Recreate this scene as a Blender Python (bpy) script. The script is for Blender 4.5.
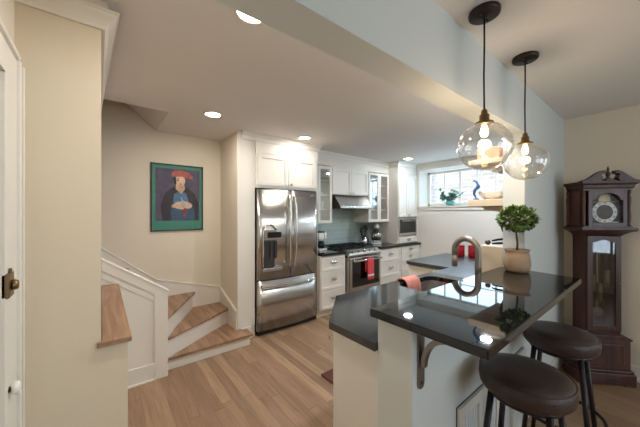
import bpy, bmesh, math, random
from mathutils import Vector, Matrix
random.seed(7)
PI = math.pi
SC = bpy.context.scene
COL = SC.collection
for o in list(bpy.data.objects): bpy.data.objects.remove(o)

# ------------------------------------------------------------------ camera
cam_d = bpy.data.cameras.new('camera'); cam = bpy.data.objects.new('camera', cam_d); COL.objects.link(cam)
cam_d.sensor_width = 36; cam_d.lens = 275/640*36; cam_d.clip_start = .02
cam.location = (0, 0, 1.485); cam.rotation_euler = (PI/2, 0, -math.radians(38.5))
SC.camera = cam
# ------------------------------------------------------------------ colour management
vs = SC.view_settings
vs.view_transform = 'Standard'; vs.look = 'None'; vs.gamma = 1; vs.use_curve_mapping = False
vs.exposure = 0.14
SC.cycles.max_bounces = 10; SC.cycles.diffuse_bounces = 6; SC.cycles.glossy_bounces = 5
SC.cycles.transparent_max_bounces = 12; SC.cycles.caustics_reflective = False; SC.cycles.caustics_refractive = False
# ------------------------------------------------------------------ world
W = bpy.data.worlds.new('world'); SC.world = W; W.use_nodes = True
wn = W.node_tree.nodes; wn['Background'].inputs[0].default_value = (.80, .90, 1, 1); wn['Background'].inputs[1].default_value = 1.3

def area(name, loc, rot, sx, sy, power, col, spread=PI, shape='RECTANGLE'):
    l = bpy.data.lights.new(name, 'AREA'); l.shape = shape; l.size = sx; l.size_y = sy
    l.energy = power; l.color = col; l.spread = spread
    o = bpy.data.objects.new(name, l); o.location = loc; o.rotation_euler = rot; COL.objects.link(o); return o
DAY = (.80, .91, 1.0); WARM = (1.0, .80, .60)
# daylight entering through the windows
area('daylight_kitchen_window', (5.40, 2.05, 1.97), (0, PI/2, 0), .80, 2.0, 30, (.50, .76, 1.0))
sun = bpy.data.lights.new('sun', 'SUN'); sun.energy = 2.0; sun.angle = .02; so_ = bpy.data.objects.new('sun', sun); so_.rotation_euler = (math.radians(8), math.radians(-48), 0); COL.objects.link(so_)
area('daylight_dining_windows', (1.75, -3.65, 1.45), (PI/2, 0, 0), 3.2, 1.6, 66, (.76, .88, 1.0))
area('side_fill_daylight', (3.86, -1.9, 1.5), (0, PI/2, 0), 1.4, 1.5, 15, (.72, .93, 1.0))  # fill through a side window that was added to bring in light
# soft fill light added above the dining end, no fixture there
area('fill_light_dining', (1.5, -1.3, 2.30), (0, 0, 0), .5, .5, 4, (1, .93, .86), shape='DISK')

# ------------------------------------------------------------------ materials
def srgb(r, g, b):
    f = lambda v: (v/255/12.92) if v/255 <= .04045 else ((v/255+.055)/1.055)**2.4
    return (f(r), f(g), f(b), 1)
MATS = {}
def mat(name, col, rough=.5, metal=0, spec=.5, emit=None, estr=0, trans=0, ior=1.45, coat=0, bump=0, bscale=40, var=0, vscale=6, stretch=(1,1,1), aniso=0):
    if name in MATS: return MATS[name]
    m = bpy.data.materials.new(name); m.use_nodes = True; nt = m.node_tree; N = nt.nodes; L = nt.links
    b = N['Principled BSDF']
    b.inputs['Base Color'].default_value = col; b.inputs['Roughness'].default_value = rough
    b.inputs['Metallic'].default_value = metal; b.inputs['Specular IOR Level'].default_value = spec
    b.inputs['Transmission Weight'].default_value = trans; b.inputs['IOR'].default_value = ior
    b.inputs['Coat Weight'].default_value = coat
    if aniso: b.inputs['Anisotropic'].default_value = aniso
    if emit: b.inputs['Emission Color'].default_value = emit; b.inputs['Emission Strength'].default_value = estr
    tc = N.new('ShaderNodeTexCoord'); mp = N.new('ShaderNodeMapping'); mp.inputs['Scale'].default_value = stretch
    L.new(tc.outputs['Object'], mp.inputs['Vector'])
    if var:
        n = N.new('ShaderNodeTexNoise'); n.inputs['Scale'].default_value = vscale; n.inputs['Detail'].default_value = 4
        L.new(mp.outputs[0], n.inputs['Vector'])
        r = N.new('ShaderNodeValToRGB'); c = col
        r.color_ramp.elements[0].position = .3; r.color_ramp.elements[1].position = .7
        r.color_ramp.elements[0].color = (c[0]*(1-var), c[1]*(1-var), c[2]*(1-var), 1)
        r.color_ramp.elements[1].color = (min(1,c[0]*(1+var)), min(1,c[1]*(1+var)), min(1,c[2]*(1+var)), 1)
        L.new(n.outputs['Fac'], r.inputs[0]); L.new(r.outputs[0], b.inputs['Base Color'])
    if bump:
        n2 = N.new('ShaderNodeTexNoise'); n2.inputs['Scale'].default_value = bscale; n2.inputs['Detail'].default_value = 3
        L.new(mp.outputs[0], n2.inputs['Vector'])
        bp = N.new('ShaderNodeBump'); bp.inputs['Strength'].default_value = bump; bp.inputs['Distance'].default_value = .01
        L.new(n2.outputs['Fac'], bp.inputs['Height']); L.new(bp.outputs[0], b.inputs['Normal'])
    MATS[name] = m; return m

def wood_mat(name, c1, c2, rough=.4, axis='Y', scale=1.0, coat=0):
    m = bpy.data.materials.new(name); m.use_nodes = True; nt = m.node_tree; N = nt.nodes; L = nt.links
    b = N['Principled BSDF']; b.inputs['Roughness'].default_value = rough; b.inputs['Coat Weight'].default_value = coat
    tc = N.new('ShaderNodeTexCoord'); mp = N.new('ShaderNodeMapping')
    s = {'X': (1.2, 14, 14), 'Y': (14, 1.2, 14), 'Z': (14, 14, 1.2)}[axis]
    mp.inputs['Scale'].default_value = tuple(v*scale for v in s)
    L.new(tc.outputs['Object'], mp.inputs['Vector'])
    n = N.new('ShaderNodeTexNoise'); n.inputs['Scale'].default_value = 1.6; n.inputs['Detail'].default_value = 6; n.inputs['Distortion'].default_value = 1.2
    L.new(mp.outputs[0], n.inputs['Vector'])
    r = N.new('ShaderNodeValToRGB'); r.color_ramp.elements[0].position = .32; r.color_ramp.elements[1].position = .68
    r.color_ramp.elements[0].color = c1; r.color_ramp.elements[1].color = c2
    L.new(n.outputs['Fac'], r.inputs[0]); L.new(r.outputs[0], b.inputs['Base Color'])
    bp = N.new('ShaderNodeBump'); bp.inputs['Strength'].default_value = .08; bp.inputs['Distance'].default_value = .003
    L.new(n.outputs['Fac'], bp.inputs['Height']); L.new(bp.outputs[0], b.inputs['Normal'])
    MATS[name] = m; return m

def plank_floor():
    m = bpy.data.materials.new('oak_strip_floor'); m.use_nodes = True; nt = m.node_tree; N = nt.nodes; L = nt.links
    b = N['Principled BSDF']; b.inputs['Roughness'].default_value = .36
    tc = N.new('ShaderNodeTexCoord'); sp = N.new('ShaderNodeSeparateXYZ'); L.new(tc.outputs['Object'], sp.inputs[0])
    def M(op, a, bb=None, c=None):
        n = N.new('ShaderNodeMath'); n.operation = op
        for i, v in enumerate((a, bb, c)):
            if v is None: continue
            if isinstance(v, (int, float)): n.inputs[i].default_value = v
            else: L.new(v, n.inputs[i])
        return n.outputs[0]
    u = M('DIVIDE', sp.outputs['X'], .082); iu = M('FLOOR', u)
    w1 = N.new('ShaderNodeTexWhiteNoise'); w1.noise_dimensions = '1D'; L.new(iu, w1.inputs['W'])
    v = M('ADD', M('DIVIDE', sp.outputs['Y'], 1.7), M('MULTIPLY', w1.outputs['Value'], 7.3)); iv = M('FLOOR', v)
    cb = N.new('ShaderNodeCombineXYZ'); L.new(iu, cb.inputs[0]); L.new(iv, cb.inputs[1])
    w2 = N.new('ShaderNodeTexWhiteNoise'); w2.noise_dimensions = '2D'; L.new(cb.outputs[0], w2.inputs['Vector'])
    ramp = N.new('ShaderNodeValToRGB'); e = ramp.color_ramp
    e.elements[0].position = 0; e.elements[0].color = srgb(142, 115, 92); e.elements[1].position = 1; e.elements[1].color = srgb(174, 145, 117)
    x = e.elements.new(.45); x.color = srgb(152, 122, 96); x = e.elements.new(.8); x.color = srgb(160, 131, 104)
    L.new(w2.outputs['Value'], ramp.inputs[0])
    mp = N.new('ShaderNodeMapping'); mp.inputs['Scale'].default_value = (24, 1.5, 1); L.new(tc.outputs['Object'], mp.inputs[0])
    off = N.new('ShaderNodeVectorMath'); off.operation = 'MULTIPLY_ADD'; L.new(cb.outputs[0], off.inputs[0]); off.inputs[1].default_value = (5.3, 3.1, 0); L.new(mp.outputs[0], off.inputs[2])
    g = N.new('ShaderNodeTexNoise'); g.inputs['Scale'].default_value = 1.3; g.inputs['Detail'].default_value = 7; g.inputs['Distortion'].default_value = 1.5; L.new(off.outputs[0], g.inputs['Vector'])
    gr = N.new('ShaderNodeMapRange'); gr.inputs[1].default_value = .3; gr.inputs[2].default_value = .7; gr.inputs[3].default_value = .78; gr.inputs[4].default_value = 1.14; L.new(g.outputs['Fac'], gr.inputs[0])
    mx = N.new('ShaderNodeVectorMath'); mx.operation = 'SCALE'; L.new(ramp.outputs[0], mx.inputs[0]); L.new(gr.outputs[0], mx.inputs['Scale'])
    fu = M('FRACT', u); fv = M('FRACT', v)
    gap = M('MAXIMUM', M('LESS_THAN', fu, .02), M('LESS_THAN', fv, .003))
    mix = N.new('ShaderNodeMix'); mix.data_type = 'RGBA'; L.new(M('MULTIPLY', gap, .55), mix.inputs[0]); L.new(mx.outputs[0], mix.inputs[6]); mix.inputs[7].default_value = srgb(70, 50, 34)
    L.new(mix.outputs[2], b.inputs['Base Color'])
    bp = N.new('ShaderNodeBump'); bp.inputs['Strength'].default_value = .15; bp.inputs['Distance'].default_value = .002; bp.invert = True
    L.new(gap, bp.inputs['Height']); L.new(bp.outputs[0], b.inputs['Normal'])
    return m

def brick_mat(name, c1, c2, mortar, bw, bh, ms, rough, plane='XZ', bump=.3, coat=0):
    m = bpy.data.materials.new(name); m.use_nodes = True; nt = m.node_tree; N = nt.nodes; L = nt.links
    b = N['Principled BSDF']; b.inputs['Roughness'].default_value = rough; b.inputs['Coat Weight'].default_value = coat
    tc = N.new('ShaderNodeTexCoord'); sp = N.new('ShaderNodeSeparateXYZ'); L.new(tc.outputs['Object'], sp.inputs[0])
    cb = N.new('ShaderNodeCombineXYZ'); L.new(sp.outputs[plane[0]], cb.inputs[0]); L.new(sp.outputs[plane[1]], cb.inputs[1])
    t = N.new('ShaderNodeTexBrick'); L.new(cb.outputs[0], t.inputs['Vector'])
    t.inputs['Color1'].default_value = c1; t.inputs['Color2'].default_value = c2; t.inputs['Mortar'].default_value = mortar
    t.inputs['Scale'].default_value = 1; t.inputs['Brick Width'].default_value = bw; t.inputs['Row Height'].default_value = bh; t.inputs['Mortar Size'].default_value = ms
    L.new(t.outputs['Color'], b.inputs['Base Color'])
    bp = N.new('ShaderNodeBump'); bp.inputs['Strength'].default_value = bump; bp.inputs['Distance'].default_value = .002; bp.invert = True
    L.new(t.outputs['Fac'], bp.inputs['Height']); L.new(bp.outputs[0], b.inputs['Normal'])
    MATS[name] = m; return m

PAINT = mat('cream_wall_paint', srgb(221, 212, 196), .85, bump=.04, bscale=120)
PAINT_L = mat('hall_wall_paint', srgb(220, 208, 186), .85, bump=.04, bscale=120)
PAINT_D = mat('partition_daylight_tint', srgb(212, 216, 214), .85, bump=.04, bscale=120)  # cool daylight tint mixed into the colour of partition, beam and knee wall
PAINT_K = mat('kitchen_wall_paint', srgb(224, 219, 210), .85, bump=.04, bscale=120)
CEIL = mat('ceiling_paint', srgb(221, 217, 214), .9)
TRIM = mat('trim_paint', srgb(227, 223, 214), .45)
CAB = mat('cabinet_paint', srgb(229, 225, 217), .4)
FLOOR = plank_floor()
OAK = wood_mat('oak_tread', srgb(128, 94, 70), srgb(172, 138, 112), .38, 'Y', .8)
DARKW = wood_mat('dark_walnut', srgb(48, 28, 23), srgb(84, 52, 42), .38, 'Z', 1.0)
DARKW2 = wood_mat('dark_walnut_panel', srgb(58, 32, 27), srgb(92, 54, 43), .34, 'Z', .8)
GRANITE = mat('black_granite', srgb(18, 19, 21), .03, ior=1.56, spec=.5, var=.25, vscale=160)
GRANITE_H = mat('honed_granite', srgb(24, 26, 30), .34, ior=2.0, spec=.5, var=.2, vscale=160)
GRANITE_S = mat('satin_granite', srgb(20, 21, 24), .10, ior=1.8, spec=.5, var=.2, vscale=160)
STEEL = mat('brushed_steel', srgb(196, 195, 193), .27, 1, bump=.05, bscale=1.1, stretch=(9, 9, .5), aniso=.5)
STEELD = mat('dark_steel', srgb(90, 88, 86), .35, 1)
CHROME = mat('polished_nickel', srgb(210, 208, 204), .14, 1)
NICKEL = mat('satin_nickel', srgb(150, 141, 132), .42, 1)
BLACK = mat('black_plastic', srgb(22, 22, 23), .35)
IRON = mat('cast_iron', srgb(24, 24, 26), .6)
BLACKGLASS = mat('oven_glass', srgb(16, 15, 16), .06, spec=.8)
BRONZE = mat('dark_bronze', srgb(58, 50, 46), .4, .8)
AGED = mat('aged_brass', srgb(128, 104, 74), .35, .9)
BRASS = mat('brass_dial', srgb(150, 128, 86), .4, .6)
WHITE = mat('white_glaze', srgb(235, 233, 226), .2)
LEATHER = mat('brown_leather', srgb(66, 50, 45), .42, bump=.25, bscale=90, var=.18, vscale=7)
STOOLLEG = mat('dark_stool_metal', srgb(40, 32, 34), .35, .3)
TERRA = mat('tan_clay', srgb(168, 146, 122), .8, var=.15, vscale=9, bump=.2, bscale=25)
SOIL = mat('soil', srgb(44, 34, 27), .95, bump=.8, bscale=60)
BARK = mat('thin_bark', srgb(70, 60, 46), .8)
LEAF = mat('topiary_leaf', srgb(100, 122, 66), .45, var=.5, vscale=30)
LEAF2 = mat('teal_leaf', srgb(104, 156, 140), .5, var=.3, vscale=20)
RED = mat('red_enamel', srgb(176, 30, 44), .25)
REDCLOTH = mat('red_towel_cloth', srgb(214, 76, 82), .9, bump=.5, bscale=160)
PINKCLOTH = mat('pink_towel_cloth', srgb(216, 144, 132), .9, bump=.6, bscale=140, var=.12, vscale=25)
WHITECLOTH = mat('white_cloth_band', srgb(236, 220, 214), .9)
TAN = mat('copper_tan_box', srgb(186, 134, 104), .6, var=.1)
BLUEGL = mat('blue_glass', srgb(62, 102, 144), .2)
CREAM = mat('cream_ceramic', srgb(224, 208, 184), .4)
MATT = mat('mat_brown', srgb(98, 58, 52), .9, bump=.5, bscale=90)
SHADE = mat('bulb_warm', srgb(255, 230, 180), .3, emit=(1, .66, .34, 1), estr=16)
CANLITE = mat('downlight_lens', srgb(255, 245, 230), .3, emit=(1, .90, .74, 1), estr=14)
TILE = brick_mat('pale_teal_tile', srgb(176, 196, 194), srgb(184, 202, 198), srgb(204, 212, 206), .15, .075, .004, .12, 'XZ')
BRICK = brick_mat('outside_brick', srgb(218, 204, 200), srgb(226, 214, 210), srgb(240, 238, 236), .30, .10, .012, .9, 'YZ')  # brick colours washed pale to carry the overexposed glare

def glass_mat(name, tint, refl=.08, rough=0.0):
    m = bpy.data.materials.new(name); m.use_nodes = True; nt = m.node_tree; N = nt.nodes; L = nt.links
    N.remove(N['Principled BSDF']); out = N['Material Output']
    t = N.new('ShaderNodeBsdfTransparent'); t.inputs[0].default_value = tint
    g = N.new('ShaderNodeBsdfGlossy'); g.inputs['Roughness'].default_value = rough; g.inputs[0].default_value = (1, 1, 1, 1)
    f = N.new('ShaderNodeLayerWeight'); f.inputs[0].default_value = .35
    mr = N.new('ShaderNodeMapRange'); mr.inputs[3].default_value = refl; mr.inputs[4].default_value = (.75 if refl != .03 else .3) if refl > .01 else .012
    L.new(f.outputs['Facing'], mr.inputs[0])
    mx = N.new('ShaderNodeMixShader'); L.new(mr.outputs[0], mx.inputs[0]); L.new(t.outputs[0], mx.inputs[1]); L.new(g.outputs[0], mx.inputs[2])
    L.new(mx.outputs[0], out.inputs[0]); MATS[name] = m; return m
GLASS = glass_mat('clear_pane', (.95, .97, .97, 1), .05)
GLOBE = glass_mat('clear_globe_glass', (.97, .96, .93, 1), .02)
CLOCKGL = glass_mat('clock_glass', (.80, .80, .84, 1), .03)
DIALGL = glass_mat('dial_glass', (.97, .97, .97, 1), .001)

# ------------------------------------------------------------------ mesh helpers
class MB:
    def __init__(s, T=None): s.v = []; s.f = []; s.sm = []; s.T = T or Matrix.Identity(4)
    def add(s, vs, fs, smooth=False):
        o = len(s.v); s.v += [s.T @ Vector(p) for p in vs]; s.f += [[i+o for i in f] for f in fs]; s.sm += [smooth]*len(fs); return s
    def box(s, x0, x1, y0, y1, z0, z1):
        x0, x1 = sorted((x0, x1)); y0, y1 = sorted((y0, y1)); z0, z1 = sorted((z0, z1))
        return s.add([(x0,y0,z0),(x1,y0,z0),(x1,y1,z0),(x0,y1,z0),(x0,y0,z1),(x1,y0,z1),(x1,y1,z1),(x0,y1,z1)],
                     [(0,3,2,1),(4,5,6,7),(0,1,5,4),(1,2,6,5),(2,3,7,6),(3,0,4,7)])
    def cyl(s, p0, p1, r0, r1=None, n=16): return s.tube([p0, p1], [r0, r0 if r1 is None else r1], n)
    def tube(s, path, r, n=12, closed=False, cap=True):
        P = [Vector(p) for p in path]; m = len(P); R = r if isinstance(r, (list, tuple)) else [r]*m
        vs = []; ref = None
        for i in range(m):
            if closed: t = (P[(i+1) % m]-P[i-1]).normalized()
            else: t = (P[min(i+1, m-1)]-P[max(i-1, 0)]).normalized()
            if ref is None:
                ref = Vector((0, 0, 1)) if abs(t.z) < .9 else Vector((1, 0, 0))
            a = (ref - t*ref.dot(t)).normalized(); ref = a; b = t.cross(a)
            for k in range(n):
                an = 2*PI*k/n; vs.append(P[i]+(a*math.cos(an)+b*math.sin(an))*R[i])
        fs = []
        for i in range(m if closed else m-1):
            j = (i+1) % m
            for k in range(n): fs.append((i*n+k, i*n+(k+1) % n, j*n+(k+1) % n, j*n+k))
        s.add(vs, fs, True)
        if cap and not closed:
            o = len(s.v)-len(vs)
            s.f.append([o+k for k in range(n)][::-1]); s.f.append([o+(m-1)*n+k for k in range(n)]); s.sm += [False, False]
        return s
    def lathe(s, prof, c=(0, 0, 0), n=32, axis='z', cap=True):
        vs = []; fs = []
        for (r, h) in prof:
            for k in range(n):
                a = 2*PI*k/n
                p = (r*math.cos(a), r*math.sin(a), h) if axis == 'z' else ((r*math.cos(a), h, r*math.sin(a)) if axis == 'y' else (h, r*math.cos(a), r*math.sin(a)))
                vs.append((p[0]+c[0], p[1]+c[1], p[2]+c[2]))
        for i in range(len(prof)-1):
            for k in range(n): fs.append((i*n+k, i*n+(k+1) % n, (i+1)*n+(k+1) % n, (i+1)*n+k))
        s.add(vs, fs, True); o = len(s.v)-len(vs)
        if cap and prof[0][0] > 1e-4: s.f.append([o+k for k in range(n)][::-1]); s.sm.append(False)
        if cap and prof[-1][0] > 1e-4: s.f.append([o+(len(prof)-1)*n+k for k in range(n)]); s.sm.append(False)
        return s
    def ell(s, c, rx, ry, rz, n=20, m=12):
        vs = []; fs = []
        for i in range(m+1):
            ph = PI*i/m-PI/2
            for k in range(n):
                a = 2*PI*k/n; vs.append((c[0]+rx*math.cos(ph)*math.cos(a), c[1]+ry*math.cos(ph)*math.sin(a), c[2]+rz*math.sin(ph)))
        for i in range(m):
            for k in range(n): fs.append((i*n+k, i*n+(k+1) % n, (i+1)*n+(k+1) % n, (i+1)*n+k))
        return s.add(vs, fs, True)
    def prism(s, poly, a0, a1, axis='z', smooth=False):
        f = {'z': lambda u, v, w: (u, v, w), 'y': lambda u, v, w: (u, w, v), 'x': lambda u, v, w: (w, u, v)}[axis]
        n = len(poly); vs = [f(u, v, a0) for u, v in poly]+[f(u, v, a1) for u, v in poly]
        s.add(vs, [tuple(range(n))[::-1], tuple(range(n, 2*n))]+[(i, (i+1) % n, n+(i+1) % n, n+i) for i in range(n)]); return s
    def sweep(s, prof, path, closed=False):
        # prof: list (out, z); path: list of (x,y,nx,ny) points with mitred outward offset already given
        n = len(prof); vs = []; fs = []
        for (x, y, nx, ny) in path:
            for (o, z) in prof: vs.append((x+nx*o, y+ny*o, z))
        for i in range(len(path)-1):
            for k in range(n): fs.append((i*n+k, i*n+(k+1) % n, (i+1)*n+(k+1) % n, (i+1)*n+k))
        fs.append(tuple(range(n))[::-1]); fs.append(tuple((len(path)-1)*n+k for k in range(n)))
        return s.add(vs, fs)

def wmat(o):
    m = Matrix.Identity(4); ch = []
    while o: ch.append(o); o = o.parent
    for q in reversed(ch): m = m @ Matrix.LocRotScale(q.location, q.rotation_euler, q.scale)
    return m
def obj(name, mb, m, parent=None, bevel=0, local=False, kind=None, label=None, seg=2):
    """one mesh object; verts given in world space unless local=True"""
    vs = mb.v; org = Vector((0, 0, 0)); me = bpy.data.meshes.new(name)
    o = bpy.data.objects.new(name, me)
    if not local:
        if parent: inv = wmat(parent).inverted(); vs = [inv @ v for v in vs]
        elif kind != 'structure':
            xs = [v.x for v in vs]; ys = [v.y for v in vs]; zs = [v.z for v in vs]
            org = Vector(((min(xs)+max(xs))/2, (min(ys)+max(ys))/2, min(zs))); vs = [v-org for v in vs]
    me.from_pydata([tuple(v) for v in vs], [], mb.f); me.polygons.foreach_set('use_smooth', mb.sm)
    bm = bmesh.new(); bm.from_mesh(me); bmesh.ops.remove_doubles(bm, verts=bm.verts, dist=1e-6)
    bmesh.ops.recalc_face_normals(bm, faces=bm.faces); bm.to_mesh(me); bm.free(); me.update()
    me.materials.append(m); o.location = org; COL.objects.link(o)
    if parent: o.parent = parent
    if bevel:
        b = o.modifiers.new('edge', 'BEVEL'); b.width = bevel; b.segments = seg; b.limit_method = 'ANGLE'; b.angle_limit = math.radians(40)
    if kind: o['kind'] = kind
    if label: o['label'] = label
    return o
def thing(name, label, cat, loc=(0, 0, 0), rotz=0, group=None):
    o = bpy.data.objects.new(name, None); o.empty_display_size = .05; COL.objects.link(o)
    o.location = loc; o.rotation_euler = (0, 0, rotz); o['label'] = label; o['category'] = cat
    if group: o['group'] = group
    return o
def tag(o, label, cat, group=None):
    o['label'] = label; o['category'] = cat
    if group: o['group'] = group
    return o
def dup(root, loc=None, rotz=None, label=None):
    r = root.copy(); COL.objects.link(r)
    if loc is not None: r.location = loc
    if rotz is not None: r.rotation_euler = (0, 0, rotz)
    if label: r['label'] = label
    for ch in [c for c in bpy.data.objects if c.parent == root and c.name in COL.objects]:
        c = ch.copy(); COL.objects.link(c); c.parent = r
        for g in [q for q in bpy.data.objects if q.parent == ch]:
            d = g.copy(); COL.objects.link(d); d.parent = c
    return r
def struct(name, mb, m, parent=None, bevel=0): return obj(name, mb, m, parent, bevel, kind=None if parent else 'structure')
def text_mb(body, size, T, depth=.0006, align='CENTER'):
    cu = bpy.data.curves.new('t', 'FONT'); cu.body = body; cu.size = size; cu.align_x = align; cu.align_y = 'CENTER'; cu.extrude = depth
    t = bpy.data.objects.new('t', cu); COL.objects.link(t)
    dg = bpy.context.evaluated_depsgraph_get(); me = bpy.data.meshes.new_from_object(t.evaluated_get(dg))
    vs = [T @ v.co for v in me.vertices]; fs = [list(p.vertices) for p in me.polygons]
    bpy.data.objects.remove(t); bpy.data.curves.remove(cu); bpy.data.meshes.remove(me); return vs, fs

# ================================================================== STRUCTURE
CZ = 2.445; WY = .65; WY2 = .79; BY = 3.68; RX = 3.72; KX = 4.92; DX = -.27; LY = 1.61
struct('floor', MB().box(-1.5, 5.6, -3.6, 3.85, -.06, 0), FLOOR)
c = MB()
c.box(-1.5, 5.6, -3.6, 2.93, CZ, CZ+.12); c.box(.5, 5.6, 2.93, 3.85, CZ, CZ+.12)
struct('ceiling', c, CEIL)
# stairwell above: sloping soffit and closing walls
c = MB(); c.prism([(.5, CZ), (.5, CZ+.12), (-1.5, CZ+1.80), (-1.5, CZ+1.68)], 2.93, BY, 'y')
struct('ceiling_stairs', c, CEIL)
struct('wall_stairwell', MB().box(-1.5, .5, 2.81, 2.93, CZ+.12, CZ+1.9), PAINT)
struct('wall_back', MB().box(-1.5, 5.6, BY, BY+.12, 0, CZ+1.9), PAINT)
struct('wall_stair_end', MB().box(-1.6, -1.5, 2.84, BY, 0, CZ+1.9), PAINT)
struct('wall_left', MB().box(-1.5, 0, LY, 2.84, 0, CZ), PAINT_L)
struct('wall_half', MB().box(0, .10, LY, 2.84, 0, .875), PAINT_L)
o = MB(); o.prism([(-.015, LY-.02), (.115, LY-.02), (.115, 2.84), (0.002, 2.84), (.002, LY), (-.015, LY)], .875, .9)
tag(obj('ledge_cap', o, OAK, bevel=.004), 'oak ledge capping the low half wall beside the stairs', 'ledge')
# left door wall with its opening
w = MB(); w.box(DX-.12, DX, 1.385, LY, 0, CZ); w.box(DX-.12, DX, .50, 1.385, 2.0, CZ); w.box(DX-.12, DX, -3.6, .50, 0, CZ)
struct('wall_door_side', w, PAINT)
# right dining wall, with an out of frame window opening added for light
w = MB(); w.box(RX, RX+.12, -1.2, WY, 0, CZ); w.box(RX, RX+.12, -3.6, -2.6, 0, CZ); w.box(RX, RX+.12, -2.6, -1.2, 0, .8); w.box(RX, RX+.12, -2.6, -1.2, 2.2, CZ)
struct('wall_right', w, PAINT)
w = MB(); w.box(DX, .25, -3.6, -3.48, 0, CZ); w.box(3.25, RX, -3.6, -3.48, 0, CZ); w.box(.25, 3.25, -3.6, -3.48, 0, .7); w.box(.25, 3.25, -3.6, -3.48, 2.2, CZ); w.box(1.68, 1.82, -3.6, -3.48, .7, 2.2)
struct('wall_front', w, PAINT)
# partition between kitchen and dining room: full height part, beam and bar knee wall
struct('wall_partition', MB().box(2.45, RX+.12, WY, WY2, 0, CZ), PAINT_D)
struct('wall_beam', MB().box(DX, 2.45, WY, WY2, 2.085, CZ), PAINT_D)
struct('wall_bar', MB().box(.955, 2.45, WY-.03, WY2, 0, 1.035), PAINT_D)
# kitchen end wall with the wide high window opening
w = MB(); w.box(KX, KX+.33, WY2, BY, 0, 1.60); w.box(KX, KX+.33, WY2, BY, 2.33, CZ); w.box(KX, KX+.33, 3.02, BY, 1.60, 2.33); w.box(KX, KX+.33, WY2, 1.15, 1.60, 2.33)
struct('wall_kitchen_end', w, PAINT_K)
struct('wall_corner', MB().box(RX+.12, KX+.33, WY, WY2, 0, CZ), PAINT)
struct('wall_stair_return', MB().box(1.24, 1.455, 3.10, BY, 0, CZ), PAINT)

def window(name, X0, X1, Y0, Y1, z0, z1, cols, rows, axis, fr=.045):
    """window in a wall; axis 'x' = pane normal along x"""
    root = bpy.data.objects.new(name, None); COL.objects.link(root); root['kind'] = 'structure'; root.location = ((X0+X1)/2, (Y0+Y1)/2, z0)
    def B(m, a0, a1, c0, c1, d=0):
        if axis == 'x': m.box(X0+d, X1-d, a0, a1, c0, c1)
        else: m.box(a0, a1, Y0+d, Y1-d, c0, c1)
    A0, A1 = (Y0, Y1) if axis == 'x' else (X0, X1)
    m = MB(); B(m, A0, A0+fr, z0, z1); B(m, A1-fr, A1, z0, z1); B(m, A0, A1, z0, z0+fr); B(m, A0, A1, z1-fr, z1)
    obj('window_frame', m, TRIM, root, .003)
    m = MB()
    for i in range(1, cols):
        a = A0+fr+(A1-A0-2*fr)*i/cols; wd = .016 if (i % 2) == 0 else .010; B(m, a-wd, a+wd, z0+fr, z1-fr, .008)
    for j in range(1, rows):
        z = z0+fr+(z1-z0-2*fr)*j/rows; B(m, A0+fr, A1-fr, z-.010, z+.010, .010)
    obj('window_muntin', m, TRIM, root)
    m = MB(); xm = (X0+X1)/2; ym = (Y0+Y1)/2
    if axis == 'x': m.box(xm-.002, xm+.002, A0+fr, A1-fr, z0+fr, z1-fr)
    else: m.box(A0+fr, A1-fr, ym-.002, ym+.002, z0+fr, z1-fr)
    obj('window_pane', m, GLASS, root)
window('window_1', 5.22, 5.26, 1.15, 3.02, 1.60+.035, 2.33-.02, 6, 2, 'x')
window('window_2', .25, 1.68, -3.56, -3.51, .7, 2.2, 3, 3, 'y')
window('window_3', 1.82, 3.25, -3.56, -3.51, .7, 2.2, 3, 3, 'y')
window('window_4', RX+.04, RX+.09, -2.6, -1.2, .8, 2.2, 3, 3, 'x')  # unseen side window, added for its light
# outside the kitchen window: brick neighbour wall, overexposed glare paled into its colour
struct('wall_neighbour', MB().box(7.4, 7.6, -3, 7, 0, 3.4), BRICK)

# ledge moulding under the kitchen window, head casing, jamb linings
t = MB(); t.box(KX-.035, 5.22, 1.15, 3.045, 1.60, 1.625); t.box(KX-.018, KX, WY2, 3.03, 1.545, 1.60); struct('trim_1', t, TRIM, bevel=.004)
t = MB(); t.box(KX-.02, KX, 3.02, 3.075, 1.6, 2.33); struct('trim_2', t, TRIM, bevel=.003)
def crown(name, path, z0=CZ-.11, z1=CZ, pr=.075, m=TRIM):
    h = z1-z0
    prof = [(0, z0), (.012, z0), (.016, z0+.18*h), (pr*.45, z0+.45*h), (pr*.8, z0+.72*h), (pr*.86, z0+.86*h), (pr, z0+.9*h), (pr, z1), (0, z1)]
    return struct(name, MB().sweep(prof, path), m)
crown('trim_3', [(KX, 3.08, -1, 0), (KX, WY2, -1, 0)])
# crown of the left wall wraps the wall end
crown('trim_4', [(DX, LY, 0, -1), (0, LY, 1.2, -1), (0, 2.9, .15, 0)], 2.325, 2.40, .055)
struct('trim_5', MB().prism([(DX, LY-.025), (.025, LY-.025), (.004, 2.9), (0, 2.9), (0, LY), (DX, LY)], 2.398, CZ-.001), TRIM)
# pilaster casing beside the fridge
t = MB(); t.box(1.235, 1.275, 3.085, 3.10, .14, CZ-.0); t.box(1.275, 1.455, 3.093, 3.10, .14, CZ); struct('trim_6', t, TRIM, bevel=.003)
# baseboards
b = MB(); b.box(RX-.016, RX, -1.2, WY-.03, 0, .13); b.box(RX-.026, RX, -1.2, WY-.03, 0, .03); struct('baseboard_right', b, TRIM, bevel=.003)
b = MB(); b.box(2.46, RX-.02, WY-.016, WY, 0, .13)
struct('baseboard_partition', b, TRIM, bevel=.003)
b = MB(); b.box(1.275, 1.40, 3.075, 3.093, .0, .14); struct('baseboard_return', b, TRIM, bevel=.003)

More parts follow.
